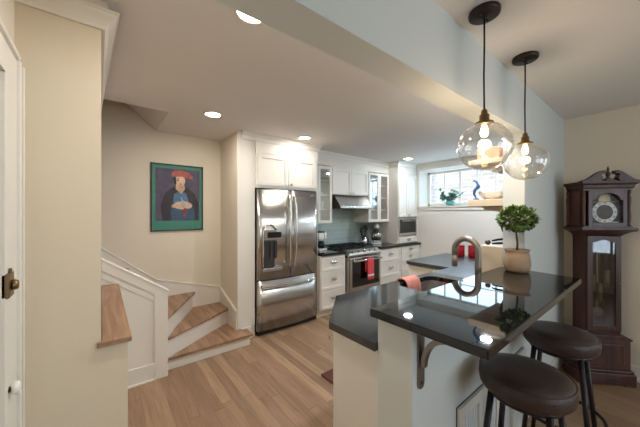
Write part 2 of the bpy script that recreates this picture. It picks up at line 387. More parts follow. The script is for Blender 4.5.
# ---- left door with casing, lock and knob
d = bpy.data.objects.new('door_1', None); COL.objects.link(d); d['kind'] = 'structure'; d.location = (DX-.04, .95, 0)
m = MB(); m.box(DX-.05, DX-.012, .50, 1.382, .005, 1.99); obj('door_leaf', m, TRIM, d)
m = MB()
for (z0, z1) in ((.12, .75), (.9, 1.85)):
    for (y0, y1) in ((.6, .9), (.98, 1.28)):
        m.box(DX-.012, DX-.004, y0, y1, z0, z1)
obj('door_panel', m, TRIM, d, .004)
m = MB(); yk = 1.43
m.box(DX+.005, DX+.026, 1.385, 1.455, 1.195, 1.28); m.lathe([(.018, 0), (.019, .006), (.015, .016)], (DX+.026, 1.425, 1.235), 16, 'x'); m.box(DX+.018, DX+.026, 1.415, 1.43, 1.28, 1.295)
obj('rim_lock', m, AGED, d, .004)
m = MB(); m.box(DX+.0, DX+.006, 1.385, 1.425, .80, .93); m.cyl((DX, 1.405, .87), (DX+.02, 1.43, .87), .010); m.box(DX+.004, DX+.010, 1.395, 1.41, .78, .80)
obj('knob_plate', m, BRONZE, d, .002)
m = MB(); m.ell((DX+.033, 1.435, .868), .014, .020, .024); obj('porcelain_knob', m, WHITE, d)
t = MB(); t.box(DX, DX+.018, 1.385, 1.54, 0, 1.965); t.box(DX, DX+.018, .4, 1.54, 1.965, 2.07); t.box(DX, DX+.028, 1.54, 1.565, 0, 2.085); t.box(DX, DX+.028, .4, 1.565, 2.07, 2.085)
struct('trim_7', t, TRIM, bevel=.003)
t = MB(); t.box(DX+.0, DX+.03, LY-.02, LY, 0, 2.07); struct('trim_8', t, TRIM, bevel=.004)

# ================================================================== STAIRS
st = thing('staircase', 'winding staircase with oak treads and white risers turning up to the left', 'stairs', (.48, 2.9, 0))
PV = (.485, 2.905)
steps = [([PV, (1.345, 2.905), (1.345, 3.072), (1.236, 3.072), (1.236, 3.42), ], .13),
         ([PV, (1.236, 3.36), (1.236, BY-.002), (.90, BY-.002)], .32),
         ([PV, (.93, BY-.002), (.46, BY-.002), (.46, 2.905)], .51)]
for k in range(6):
    steps.append(([(.485-.25*k, 2.905), (.485-.25*k, BY-.002), (.485-.25*k-.27, BY-.002), (.485-.25*k-.27, 2.905)], .70+.19*k))
for i, (pl, z) in enumerate(steps):
    m = MB(); m.prism(pl, z-.03, z); obj('tread', m, OAK, st, .006)
    # riser body set back from nosing
    m = MB()
    if i == 0: rp = [(.485, 2.935), (1.32, 2.935), (1.32, 3.072), (1.236, 3.072), (1.236, 3.42), (.6, 3.1)]
    elif i == 1: rp = [(.485, 2.94), (1.236, 3.39), (1.236, BY-.002), (.6, BY-.002)]
    elif i == 2: rp = [(.48, 2.93), (.90, BY-.002), (.46, BY-.002)]
    else: x = .485-.25*(i-3); rp = [(x-.025, 2.905), (x-.025, BY-.002), (x-.25, BY-.002), (x-.25, 2.905)]
    m.prism(rp, 0 if i < 3 else z-.35, z-.03); obj('riser', m, TRIM, st)
# side panel (white wainscot) with sloping top
m = MB()
ztop = lambda x: .775+(.475-x)*.70
m.prism([(.102, 0), (.475, 0), (.475, ztop(.475)), (0.0, ztop(0)), (0.0, .9), (.102, .9)], 2.845, 2.90, 'y')
obj('side_panel', m, TRIM, st)
m = MB()
m.prism([(.372, 0), (.477, 0), (.477, ztop(.475)-.0), (.372, ztop(.372))], 2.832, 2.846, 'y')
m.prism([(0, ztop(0)), (.372, ztop(.372)), (.372, ztop(.372)-.085), (0, ztop(0)-.085)], 2.832, 2.846, 'y')
m.prism([(.0, .995), (.372, .735), (.372, .70), (.0, .96)], 2.836, 2.846, 'y')
m.box(.102, .372, 2.832, 2.846, 0, .15)
obj('panel_rail', m, TRIM, st, .003)
m = MB(); m.prism([(-.0, ztop(0)), (.485, ztop(.485)), (.485, ztop(.485)+.016), (-.0, ztop(0)+.016)], 2.822, 2.91, 'y'); obj('panel_cap', m, TRIM, st, .004)
m = MB(); m.box(.102, .372, 2.820, 2.832, 0, .018); obj('shoe_moulding', m, TRIM, st, .003)
# skirt boards along the walls
m = MB(); m.prism([(-1.49, .9), (-1.49, 2.23), (.02, 1.10), (.5, .71), (1.24, .51), (1.24, 0), (.3, 0)], BY-.018, BY-.001, 'y')
m.prism([(BY-.018, 0), (BY-.018, .51), (3.10, .34), (3.10, 0)], 1.222, 1.2395, 'x')
obj('skirt_board', m, TRIM, st)
m = MB(); sk = [(-1.49, 2.23), (.02, 1.10), (.5, .71), (1.222, .51)]
for (a, b_) in zip(sk, sk[1:]): m.prism([a, b_, (b_[0], b_[1]+.016), (a[0], a[1]+.016)], BY-.026, BY-.001, 'y')
m.prism([(BY-.02, .51), (3.10, .34), (3.10, .356), (BY-.02, .526)], 1.214, 1.2395, 'x')
obj('skirt_moulding', m, TRIM, st, .003)

# ================================================================== PICTURE
def picture():
    x0, x1, z0, z1 = .442, 1.012, 1.278, 2.072; y = BY
    p = thing('framed_picture', 'framed poster of a figure in a red hat with green border on the stair wall', 'picture', ((x0+x1)/2, y, z0))
    m = MB(); f = .014
    m.box(x0, x1, y-.025, y, z0, z0+f); m.box(x0, x1, y-.025, y, z1-f, z1); m.box(x0, x0+f, y-.025, y, z0, z1); m.box(x1-f, x1, y-.025, y, z0, z1)
    obj('frame', m, mat('black_frame', srgb(28, 30, 30), .35), p, .002)
    obj('green_mount', MB().box(x0+f, x1-f, y-.012, y-.001, z0+f, z1-f), mat('poster_green', srgb(66, 134, 116), .5), p)
    X = lambda u: x0+f+u*(x1-x0-2*f); Z = lambda v: z1-f-v*(z1-z0-2*f)
    def sh(name, pts, colr, lay):
        return obj(name, MB().prism([(X(u), Z(v)) for u, v in pts], y-.0125-.0006*lay, y-.012-.0006*(lay-1), 'y'), mat('poster_'+name, srgb(*colr), .55, var=.28, vscale=14), p)
    def el(cu, cv, ru, rv, n=22, a0=0): return [(cu+ru*math.cos(a0+2*PI*k/n), cv+rv*math.sin(a0+2*PI*k/n)) for k in range(n)]
    sh('backdrop', [(.06, .05), (.95, .05), (.95, .86), (.06, .86)], (84, 78, 98), 1)
    sh('jacket', [(.20, .86), (.16, .62), (.24, .44), (.40, .33), (.66, .33), (.84, .42), (.93, .60), (.92, .86)], (52, 44, 52), 2)
    sh('skirt', [(.36, .86), (.36, .62), (.50, .58), (.74, .60), (.84, .70), (.84, .86)], (58, 84, 106), 3)
    sh('shirt', [(.40, .58), (.42, .44), (.52, .40), (.66, .42), (.72, .56), (.58, .62)], (78, 116, 146), 4)
    sh('neck', [(.46, .27), (.62, .27), (.64, .36), (.56, .44), (.45, .36)], (206, 174, 148), 5)
    sh('face', el(.54, .23, .105, .085), (214, 182, 154), 6)
    sh('hair', [(.40, .19), (.45, .17), (.47, .28), (.43, .29)], (36, 28, 30), 7)
    sh('hat', [(.38, .17), (.37, .12), (.44, .075), (.58, .065), (.70, .09), (.80, .15), (.80, .19), (.70, .19), (.58, .165), (.46, .17)], (176, 92, 84), 8)
    sh('pale_bundle', el(.60, .62, .19, .065), (204, 182, 166), 9)
    sh('hand', el(.44, .63, .07, .03), (212, 170, 142), 10)
    sh('brow', [(.47, .205), (.52, .198), (.52, .206), (.47, .213)], (60, 40, 38), 10)
    sh('eyes', [(.47, .222), (.515, .218), (.515, .232), (.47, .234)], (50, 36, 36), 10)
    sh('lips', el(.545, .283, .022, .009), (176, 70, 64), 10)
    sh('ribbon', [(.62, .66), (.68, .66), (.64, .80), (.59, .80)], (150, 50, 60), 11)
    obj('glazing', MB().box(x0+f, x1-f, y-.0225, y-.0215, z0+f, z1-f), DIALGL, p)
picture()

# ================================================================== CABINETS
def knob(parent, x, z, y=-.0):
    m = MB(); m.lathe([(.006, 0), (.006, -.014), (.014, -.02), (.015, -.027), (.008, -.032)], (x, y, z), 14, 'y')
    return obj('knob', m, CHROME, parent, local=True)
def cup(parent, x, z, y=0):
    m = MB(); w = .042
    pts = []
    for k in range(9):
        a = PI*k/8; pts.append((-.028*math.sin(a), .018*math.cos(a)*1.0+.0))
    pr = [(y+a, z+b_) for a, b_ in [(0, .016), (-.016, .016), (-.026, .006), (-.028, -.008), (-.024, -.014), (-.022, -.008), (-.02, .004), (-.012, .01), (0, .01)]]
    m.prism(pr, x-w, x+w, 'x'); m.prism([(y, z+.014), (y-.022, z+.006), (y-.026, -.012+z), (y, -.012+z)], x-w-.003, x-w, 'x'); m.prism([(y, z+.014), (y-.022, z+.006), (y-.026, -.012+z), (y, -.012+z)], x+w, x+w+.003, 'x')
    return obj('cup_pull', m, CHROME, parent, local=True)
def shaker(m, x0, x1, z0, z1, r=.05, hollow=False):
    m.box(x0, x0+r, -.02, 0, z0, z1); m.box(x1-r, x1, -.02, 0, z0, z1); m.box(x0+r, x1-r, -.02, 0, z0, z0+r); m.box(x0+r, x1-r, -.02, 0, z1-r, z1)
    if not hollow: m.box(x0+r-.001, x1-r+.001, -.010, 0, z0+r-.001, z1-r+.001)
def cabinet(name, label, loc, rotz, w, d, z0, z1, fronts, group=None, open_=False, toe=False, shelves=(), div=False, side_mat=None):
    t = thing(name, label, 'cabinet', loc, rotz, group)
    m = MB(); th = .018
    if open_:
        m.box(0, th, 0, d, z0, z1); m.box(w-th, w, 0, d, z0, z1); m.box(th, w-th, 0, d, z0, z0+th); m.box(th, w-th, 0, d, z1-th, z1); m.box(th, w-th, d-th, d, z0+th, z1-th)
        if div: m.box(w/2-.015, w/2+.015, 0, .02, z0+th, z1-th)
    else: m.box(0, w, 0, d, z0+(.10 if toe else 0), z1)
    if toe and not open_: m.box(0, w, .06, d, z0, z0+.10)
    obj('carcass', m, CAB, t, local=True)
    for z in shelves: obj('shelf', MB().box(th, w-th, .03, d-th, z-.009, z+.009), CAB, t, local=True)
    for (kind, x0, x1, a0, a1, hx, hz) in fronts:
        m = MB(); g = .003
        if kind == 'glass':
            shaker(m, x0+g, x1-g, a0, a1, .045, True); dd = obj('door', m, CAB, t, .0015, local=True)
            obj('glass_pane', MB().box(x0+.045, x1-.045, -.012, -.008, a0+.045, a1-.045), GLASS, dd, local=True)
        else:
            r = .05 if kind == 'door' else .038
            shaker(m, x0+g, x1-g, a0+g, a1-g, r); dd = obj('door' if kind == 'door' else 'drawer', m, CAB, t, .0015, local=True)
        if kind == 'drawer': cup(dd, hx, hz, -.02)
        elif hx is not None: knob(dd, hx, hz, -.02)
    return t
# above the fridge
FX0, FX1 = 1.458, 2.385
cabinet('fridge_top_cabinet', 'cream two door cabinet directly above the steel refrigerator', (FX0, 3.08, 0), 0, FX1-FX0, .58, 1.80, 2.27,
        [('door', .02, .455, 1.83, 2.22, .425, 1.86), ('door', .455, .905, 1.83, 2.22, .485, 1.86)])
t = thing('fridge_surround', 'cream tall side panel on the right of the steel refrigerator', 'panel', (2.385, 3.3, 0))
obj('side_panel', MB().box(2.385, 2.405, 3.08, 3.66, 0, 2.27), CAB, t, .002)
# base drawers
def drawers(w, ys=((.115, .385), (.385, .655), (.655, .865)), x0=0):
    return [('drawer', x0+.01, x0+w-.01, a, b_, x0+w/2, (a+b_)/2+.02) for a, b_ in ys]
cabinet('base_cabinet', 'cream three drawer base cabinet between the refrigerator and the range', (2.408, 3.03, 0), 0, .485, .64, 0, .88, drawers(.485), toe=True)
cabinet('base_cabinet', 'cream drawer cabinet just right of the range', (3.69, 3.03, 0), 0, .60, .64, 0, .88, drawers(.60), toe=True)
cabinet('base_cabinet', 'cream drawer cabinet in the far corner under the microwave unit', (4.292, 3.03, 0), 0, .61, .64, 0, .88, drawers(.61, ((.115, .42), (.42, .60), (.60, .74), (.74, .865))), toe=True)
# wall cabinets
UY = 3.30; UD = .375
cabinet('wall_cabinet', 'narrow glass door wall cabinet beside the refrigerator, left of the hood', (2.41, UY, 0), 0, .445, UD, 1.325, 2.27,
        [('glass', .16, .445, 1.335, 2.22, None, None)], open_=True, shelves=(1.55, 1.775, 2.0))
cabinet('wall_cabinet', 'cream two door wall cabinet above the range hood', (2.858, UY, 0), 0, .855, UD, 1.79, 2.27,
        [('door', .01, .43, 1.80, 2.22, .40, 1.83), ('door', .43, .845, 1.80, 2.22, .46, 1.83)])
cabinet('wall_cabinet', 'double glass door wall cabinet right of the range hood', (3.716, UY, 0), 0, .575, UD, 1.325, 2.27,
        [('glass', .0, .285, 1.335, 2.22, None, None), ('glass', .285, .57, 1.335, 2.22, None, None)], open_=True, shelves=(1.55, 1.775, 2.0), div=True)
# tall microwave unit standing on the counter
t = cabinet('microwave_cabinet', 'tall cabinet on the far end of the counter holding the built-in microwave', (4.293, 3.08, 0), 0, .60, .59, .921, 2.27,
            [('drawer', .01, .60, .93, 1.05, .30, .99), ('door', .01, .30, 1.42, 2.22, .275, 1.46), ('door', .30, .60, 1.42, 2.22, .325, 1.46)], open_=True, shelves=(1.055, 1.41))
obj('filler', MB().box(.019, .581, .003, .02, .94, 1.05), CAB, t, local=True)
obj('upper_back', MB().box(.019, .581, .003, .02, 1.42, 2.25), CAB, t, local=True)
mw = thing('microwave', 'built-in steel microwave with dark glass in the tall corner cabinet', 'microwave', (4.593, 3.2, 1.066))
obj('case', MB().box(4.315, 4.871, 3.09, 3.5, 1.066, 1.398), STEELD, mw)
m = MB(); m.box(4.305, 4.881, 3.062, 3.079, 1.07, 1.12); m.box(4.305, 4.881, 3.062, 3.079, 1.37, 1.398); m.box(4.305, 4.33, 3.062, 3.079, 1.12, 1.37); m.box(4.85, 4.881, 3.062, 3.079, 1.12, 1.37)
obj('trim_frame', m, STEEL, mw, .003)
obj('glass_door', MB().box(4.33, 4.85, 3.066, 3.078, 1.12, 1.37), BLACKGLASS, mw, .002)
obj('handle', MB().cyl((4.36, 3.045, 1.345), (4.82, 3.045, 1.345), .008).cyl((4.37, 3.045, 1.345), (4.37, 3.066, 1.345), .006).cyl((4.81, 3.045, 1.345), (4.81, 3.066, 1.345), .006), CHROME, mw)
# frieze and crown over the cabinets
t = MB(); t.box(FX0, 2.405, 3.075, 3.10, 2.23, CZ); t.box(2.405, 4.29, 3.295, 3.315, 2.235, CZ); t.box(4.29, KX, 3.075, 3.10, 2.235, CZ); t.box(4.29, 4.31, 3.09, 3.31, 2.235, CZ); t.box(2.385, 2.405, 3.09, 3.31, 2.27, CZ)
t.box(4.893, KX, 3.075, 3.10, .921, 2.24)
struct('trim_9', t, CAB)
crown('trim_10', [(1.24, BY-.03, -1, 0), (1.24, 3.075, -1, -1), (2.405, 3.075, 1, -1), (2.405, 3.295, 1, -1), (4.29, 3.295, -1, -1), (4.29, 3.075, -1, -1), (KX-.02, 3.075, 0, -1)], CZ-.085, CZ-.001, .055, CAB) if False else None
crown('trim_10', [(1.275, 3.075, 0, -1), (2.405, 3.075, 1, -1), (2.405, 3.295, 1, -1), (4.29, 3.295, -1, -1), (4.29, 3.075, -1, -1), (KX-.08, 3.075, 0, -1)], CZ-.085, CZ-.001, .05, CAB)

# ================================================================== COUNTERS
def slab(outer, hole, z0, z1):
    bm = bmesh.new()
    def loop(pts):
        v = [bm.verts.new((x, y, z0)) for x, y in pts]; return [bm.edges.new((v[i], v[(i+1) % len(v)])) for i in range(len(v))]
    e = loop(outer)
    if hole: e += loop(hole)
    r = bmesh.ops.triangle_fill(bm, use_beauty=True, use_dissolve=False, edges=e)
    fs = [f for f in bm.faces]
    ex = bmesh.ops.extrude_face_region(bm, geom=fs)
    for v in [g for g in ex['geom'] if isinstance(g, bmesh.types.BMVert)]: v.co.z = z1
    bmesh.ops.recalc_face_normals(bm, faces=bm.faces)
    bm.verts.index_update(); m = MB(); m.add([tuple(v.co) for v in bm.verts], [[v.index for v in f.verts] for f in bm.faces]); bm.free(); return m
def rrect(x0, x1, y0, y1, r, n=6):
    out = []
    for cx, cy, a in ((x1-r, y1-r, 0), (x0+r, y1-r, PI/2), (x0+r, y0+r, PI), (x1-r, y0+r, 3*PI/2)):
        for k in range(n+1): out.append((cx+r*math.cos(a+PI/2*k/n), cy+r*math.sin(a+PI/2*k/n)))
    return out
tag(obj('countertop', MB().box(2.408, 2.903, 2.99, 3.675, .881, .918), GRANITE, bevel=.003), 'short black countertop between refrigerator and range', 'countertop')
tag(obj('countertop', MB().box(3.68, KX-.005, 2.99, 3.675, .881, .918), GRANITE, bevel=.003), 'black countertop running from the range to the far corner', 'countertop')
SK = (1.83, 2.36, .96, 1.345)
outer = [(.935, WY2+.002), (2.50, WY2+.002), (2.50, 1.415), (1.27, 1.415), (.935, 1.10)]
tag(obj('peninsula_countertop', slab([(2.501, WY2+.002), (3.86, WY2+.002), (3.86, 1.96), (2.90, 1.96), (2.86, 1.92), (2.86, 1.415), (2.501, 1.415)], None, .881, .918), GRANITE_H), 'far kitchen countertop with the red canisters on it, L shaped', 'countertop')
tag(obj('sink_countertop', slab(outer, rrect(*SK, .09), .881, .918), GRANITE_S), 'black countertop around the sink, one step below the bar', 'countertop')
# sink bowl
x0, x1, y0, y1 = SK
m = MB(); ri = rrect(x0-.004, x1+.004, y0-.004, y1+.004, .09); rb = rrect(x0+.02, x1-.02, y0+.02, y1-.02, .07); ro = rrect(x0-.02, x1+.02, y0-.02, y1+.02, .1); n = len(ri)
vs = [(x, y, .880) for x, y in ro]+[(x, y, .880) for x, y in ri]+[(x, y, .70) for x, y in rb]
fs = [(i, (i+1) % n, n+(i+1) % n, n+i) for i in range(n)]+[(n+i, n+(i+1) % n, 2*n+(i+1) % n, 2*n+i) for i in range(n)]+[tuple(2*n+i for i in range(n))]
m.add(vs, fs); sk_ = thing('sink', 'steel undermount kitchen sink set in the black counter', 'sink', ((x0+x1)/2, (y0+y1)/2, .70))
so = obj('basin', m, STEEL, sk_); sm = so.modifiers.new('thick', 'SOLIDIFY'); sm.thickness = .002; sm.offset = -1
obj('drain', MB().lathe([(.04, .702), (.035, .704), (.01, .703), (0, .703)], ((x0+x1)/2, (y0+y1)/2, 0), 20), STEELD, sk_)
# base under the sink counter (hollow under the sink)
t = thing('sink_cabinet', 'cream kitchen island cabinet run under the sink counter', 'cabinet', (1.8, 1.1, 0))
m = MB(); m.prism([(.965, WY2+.002), (.99, WY2+.002), (.99, 1.085), (1.275, 1.355), (1.275, 1.385), (1.26, 1.385), (.965, 1.10)], 0, .88)
m.box(.99, 3.80, WY2+.004, WY2+.02, 0, .88); m.box(1.27, 2.87, 1.345+.025, 1.385, .10, .88); m.box(1.27, 2.87, 1.34, 1.36, 0, .10)
obj('carcass', m, CAB, t)
for i, xa in enumerate((1.30, 1.82, 2.34)):
    m = MB(Matrix.Translation((xa+.5, 1.386, 0)) @ Matrix.Rotation(PI, 4, 'Z')); shaker(m, 0, .48, .12, .86); dd = obj('door', m, CAB, t)
    m = MB(); m.lathe([(.006, 0), (.006, .014), (.014, .02), (.015, .027), (.008, .032)], (xa+.07, 1.406, .78), 14, 'y'); obj('knob', m, CHROME, dd)
m = MB(); q = Vector((-1, 1, 0)).normalized(); p0 = Vector((.985, 1.125, .82)); m.tube([p0, p0+q*.02, p0+q*.02+Vector((.02, .02, -.03)), p0+Vector((.02, .02, -.03))], .005); obj('corner_pull', m, CHROME, t)
# peninsula cabinet facing the range side
t = thing('peninsula_cabinet', 'cream drawer cabinet at the end of the far peninsula counter', 'cabinet', (3.3, 1.7, 0))
obj('carcass', MB().box(2.90, 3.82, 1.386, 1.93, .1, .88).box(2.95, 3.80, 1.40, 1.88, 0, .1), CAB, t)
m = MB(Matrix.Translation((2.90, 1.92, 0)) @ Matrix.Rotation(-PI/2, 4, 'Z'))
shaker(m, .0, .5, .70, .87, .03); dd = obj('drawer', m, CAB, t)
m = MB(Matrix.Translation((2.88, 1.92, 0)) @ Matrix.Rotation(-PI/2, 4, 'Z')); m.tube([(.19, 0, .79), (.19, -.025, .79), (.31, -.025, .79), (.31, 0, .79)], .005); obj('bar_pull', m, NICKEL, dd)
m = MB(Matrix.Translation((2.90, 1.92, 0)) @ Matrix.Rotation(-PI/2, 4, 'Z')); shaker(m, .0, .5, .12, .69, .05); obj('door', m, CAB, t)
# bar top
bt = obj('bar_counter', slab([(.917, .335), (2.40, .335), (2.448, .62), (2.448, .806), (.917, .806)], None, 1.036, 1.07), GRANITE, bevel=.006, seg=3)
tag(bt, 'raised glossy black granite bar top with the topiary on it', 'bar counter')
# bar bracket
t = thing('bar_bracket', 'brown metal curved bracket holding up the bar overhang', 'bracket', (1.01, WY-.03, .78))
m = MB(); m.prism([(1.01-.022+.044*.5+.022*math.cos(PI+PI*k/10), .80+.022*math.sin(PI+PI*k/10)) for k in range(11)]+[(1.032, 1.034), (.988, 1.034)], WY-.038, WY-.031, 'y')
obj('wall_plate', m, NICKEL, t)
obj('top_plate', MB().box(.99, 1.03, WY-.19, WY-.031, 1.026, 1.0345), NICKEL, t)
m = MB()
outl = [(WY-.039-.125*(1-math.cos(PI/2*k/12)), .875+.148*math.sin(PI/2*k/12)) for k in range(13)]
inl = [(WY-.039-.018-.107*(1-math.cos(PI/2*k/12)), .875+.130*math.sin(PI/2*k/12)-.004) for k in range(12, -1, -1)]
inl_unused = [(WY-.039-.125+.105*math.cos(PI/2*k/12)-0.0, .875+.148*math.sin(PI/2*k/12)*.98-.004) for k in range(12, -1, -1)]
outl = outl[:1]+[(WY-.039, .86)][:0]+outl[1:]
m.prism(outl+inl, .995, 1.025, 'x'); obj('curved_brace', m, NICKEL, t, .003)
obj('screw', MB().lathe([(.006, 0), (.005, -.003), (0, -.0035)], (1.01, WY-.038, .805), 10, 'y'), STEELD, t)

# louvred grille on the knee wall
t = thing('vent_grille', 'white slatted vent panel low on the bar wall behind the stools', 'vent', (1.9, WY-.03, .06))
yv = WY-.031
m = MB(); gx0, gx1, gz0, gz1 = 1.32, 2.28, .05, .56
m.box(gx0, gx1, yv-.018, yv, gz1-.05, gz1); m.box(gx0, gx1, yv-.018, yv, gz0, gz0+.05); m.box(gx0, gx0+.05, yv-.018, yv, gz0+.05, gz1-.05); m.box(gx1-.05, gx1, yv-.018, yv, gz0+.05, gz1-.05)
for k in (1, 2, 3): xx = gx0+(gx1-gx0)*k/4; m.box(xx-.025, xx+.025, yv-.018, yv, gz0+.05, gz1-.05)
obj('frame', m, TRIM, t, .002)
obj('gap_shade', MB().box(gx0-.002, gx1+.002, yv-.004, yv, gz0-.002, gz1+.002), STEELD, t)  # dark plate drawn in as the shaded gap round the frame
obj('backing', MB().box(gx0+.04, gx1-.04, yv-.0062, yv-.0042, gz0+.04, gz1-.04), mat('grille_backing', srgb(205, 212, 218), .5), t)
m = MB()
for i in range(32):
    xx = gx0+.06+(gx1-gx0-.12)*i/31
    if min(abs(xx-(gx0+(gx1-gx0)*k/4)) for k in (1, 2, 3)) < .035: continue
    m.box(xx-.007, xx+.007, yv-.011, yv-.0065, gz0+.05, gz1-.05)
obj('slat', m, mat('white_enamel', srgb(232, 236, 238), .3), t, kind=None)

# ================================================================== REFRIGERATOR
fr = thing('refrigerator', 'stainless steel french door refrigerator with water dispenser', 'refrigerator', (1.92, 3.4, 0))
a, b_ = 1.468, 2.378; mid = (a+b_)/2
obj('body', MB().box(a, b_, 3.10, 3.66, .03, 1.775), STEELD, fr, .004)
def door_mesh(x0, x1, z0, z1, yb=3.095, d=.05, bul=.035, n=14):
    top = []
    for k in range(n+1):
        x = x0+(x1-x0)*k/n; u = (x-(a+b_)/2)/((b_-a)/2); e = min((x-x0), (x1-x))/.02; rr = .012*(1-math.sqrt(max(0, 1-(1-min(1, e))**2)))
        top.append((x, yb-d-bul*(1-u*u)+rr))
    m = MB(); N = len(top)
    vs = [(x, y, z0) for x, y in top]+[(x, y, z1) for x, y in top]+[(x1, yb, z0), (x0, yb, z0), (x1, yb, z1), (x0, yb, z1)]
    m.add(vs, [(i, i+1, N+i+1, N+i) for i in range(N-1)], True)
    m.add(vs, [tuple(range(N))[::-1]+(2*N+1, 2*N), tuple(range(N, 2*N))+(2*N+2, 2*N+3), (0, N, 2*N+3, 2*N+1), (N-1, 2*N, 2*N+2, 2*N-1)])
    return m
fy = lambda x: 3.095-.05-.035*(1-((x-(a+b_)/2)/((b_-a)/2))**2)
dl = obj('door', door_mesh(a, mid-.003, .675, 1.78), STEEL, fr)
dr = obj('door', door_mesh(mid+.003, b_, .675, 1.78), STEEL, fr)
fd = obj('freezer_drawer', door_mesh(a, b_, .06, .662), STEEL, fr)
obj('kick_plate', MB().box(a+.01, b_-.01, 3.06, 3.10, .005, .055), BLACK, fr)
obj('top_hinge_cover', MB().box(a+.0, b_-.0, 3.11, 3.20, 1.776, 1.792), BLACK, fr)
for s, dd in ((-1, dl), (1, dr)):
    x = mid+s*.035; pth = []
    for k in range(17):
        u = k/16; z = .80+.92*u; bow = .045*math.sin(PI*min(1, max(0, u)))**.5
        pth.append((x+s*.012*math.sin(PI*u), fy(x)-.012-bow, z))
    pth = [(x, fy(x)+.002, .80)]+pth+[(x, fy(x)+.002, 1.72)]
    obj('handle', MB().tube(pth, .014, 12), CHROME, dd)
pth = [(a+.05+(b_-a-.1)*k/20, fy(a+.05+(b_-a-.1)*k/20)-.04, .60) for k in range(21)]
pth = [(a+.05, fy(a+.05)+.003, .60)]+pth+[(b_-.05, fy(b_-.05)+.003, .60)]
obj('handle', MB().tube(pth, .013, 12), CHROME, fd)
# dispenser on the left door
dx0, dx1 = 1.525, 1.785; dyf = fy(1.66)
m = MB()
arcp = [(dx0+.085+.085*math.cos(PI-PI*k/14*.80), 1.25+.10*math.sin(PI-PI*k/14*.80)) for k in range(15)]
m.tube([(dx0, dyf-.008, .83), (dx0, dyf-.010, 1.0)]+[(max(dx0, x), dyf-.012, z) for x, z in arcp]+[(dx0+.175, dyf-.006, 1.285)], .010, 10); obj('dispenser_trim', m, CHROME, dl)
obj('dispenser_panel', MB().box(dx0+.06, dx1, dyf-.008, dyf+.006, 1.185, 1.255), BLACKGLASS, dl, .003)
obj('dispenser_bezel', MB().box(dx0, dx1, dyf-.004, dyf+.01, 1.16, 1.285), CHROME, dl, .004)
m = MB(); m.box(dx0+.008, dx1-.008, dyf-.002, dyf+.004, .80, 1.155); obj('dispenser_recess', m, mat('recess_grey', srgb(70, 70, 72), .3, .5), dl)
m = MB(); m.box(dx0+.09, dx0+.125, dyf-.018, dyf, .93, 1.15); m.box(dx0+.15, dx0+.185, dyf-.018, dyf, .93, 1.15); obj('dispenser_paddle', m, STEELD, dl, .003)
m = MB(); m.box(dx0-.005, dx1+.005, dyf-.014, dyf+.01, .775, .815); obj('drip_tray', m, STEEL, dl, .005)
obj('round_badge', MB().lathe([(.014, 0), (.014, -.003), (0, -.004)], (2.27, fy(2.27)-.001, 1.735), 18, 'y'), CHROME, dr)

# ================================================================== RANGE
rg = thing('gas_range', 'stainless steel gas range with dark oven window under the hood', 'stove', (3.29, 3.3, 0))
r0, r1 = 2.912, 3.672
obj('body', MB().box(r0, r1, 3.05, 3.66, .06, .895), STEELD, rg)
obj('side_filler', MB().box(r0, r0+.05, 3.00, 3.05, .10, .84), STEEL, rg)
od = obj('oven_door', MB().box(r0+.052, r1, 2.985, 3.045, .26, .80), STEEL, rg, .006)
obj('oven_window', MB().box(r0+.10, r1-.04, 2.979, 2.986, .345, .745), BLACKGLASS, od, .002)
obj('oven_handle', MB().cyl((r0+.08, 2.93, .755), (r1-.03, 2.93, .755), .014).cyl((r0+.11, 2.93, .755), (r0+.11, 2.986, .755), .009).cyl((r1-.06, 2.93, .755), (r1-.06, 2.986, .755), .009), CHROME, od)
obj('lower_drawer', MB().box(r0+.052, r1, 2.985, 3.045, .10, .25), STEEL, rg, .006)
obj('emblem', MB().lathe([(.012, 0), (.012, -.003), (0, -.0035)], (r0+.42, 2.984, .30), 16, 'y'), STEELD, od)
m = MB(); m.prism([(3.045, .81), (2.985, .81), (2.955, .845), (2.965, .875), (3.05, .915), (3.12, .915)], r0, r1, 'x'); obj('control_panel', m, STEEL, rg, .004)
for k in range(5):
    kx = r0+.12+k*.13; c0 = Vector((kx, 2.995, .893)); nn = Vector((0, -.42, .9)).normalized()
    obj('burner_knob', MB().cyl(c0, c0+nn*.025, .019, .016), CHROME, rg)
obj('cooktop', MB().box(r0, r1, 3.08, 3.655, .896, .922), STEELD, rg, .004)
for i, gx in enumerate((r0+.135, r0+.38, r0+.625)):
    m = MB(); w = .112; zt = .955
    for yy in (3.14, 3.60): m.box(gx-w, gx+w, yy-.006, yy+.006, zt-.012, zt)
    for xx in (-w+.006, 0, w-.006): m.box(gx+xx-.006, gx+xx+.006, 3.14, 3.60, zt-.012, zt)
    for yy in (3.26, 3.37, 3.48): m.box(gx-w, gx+w, yy-.005, yy+.005, zt-.012, zt)
    for xx in (-w+.008, w-.008):
        for yy in (3.145, 3.595): m.box(gx+xx-.007, gx+xx+.007, yy-.007, yy+.007, .922, zt)
    obj('grate', m, IRON, rg)
    for yy in (3.25, 3.49): obj('burner', MB().lathe([(.045, .922), (.045, .932), (.03, .936), (.03, .942), (0, .943)], (gx, yy, 0), 20), IRON, rg)
# hood
hd = thing('range_hood', 'slanted stainless steel range hood under the two door cabinet', 'hood', (3.29, 3.4, 1.57))
m = MB(); m.prism([(3.655, 1.57), (3.16, 1.57), (3.16, 1.60), (3.32, 1.788), (3.655, 1.788)], 2.93, 3.70, 'x'); obj('shell', m, STEEL, hd, .003)
obj('filter_panel', MB().box(2.95, 3.68, 3.19, 3.63, 1.562, 1.570), STEELD, hd)
obj('side_cheek', MB().prism([(3.655, 1.57), (3.165, 1.57), (3.165, 1.60), (3.32, 1.785), (3.655, 1.785)], 2.926, 2.93, 'x'), mat('hood_dark', srgb(70, 60, 54), .5, .5), hd)
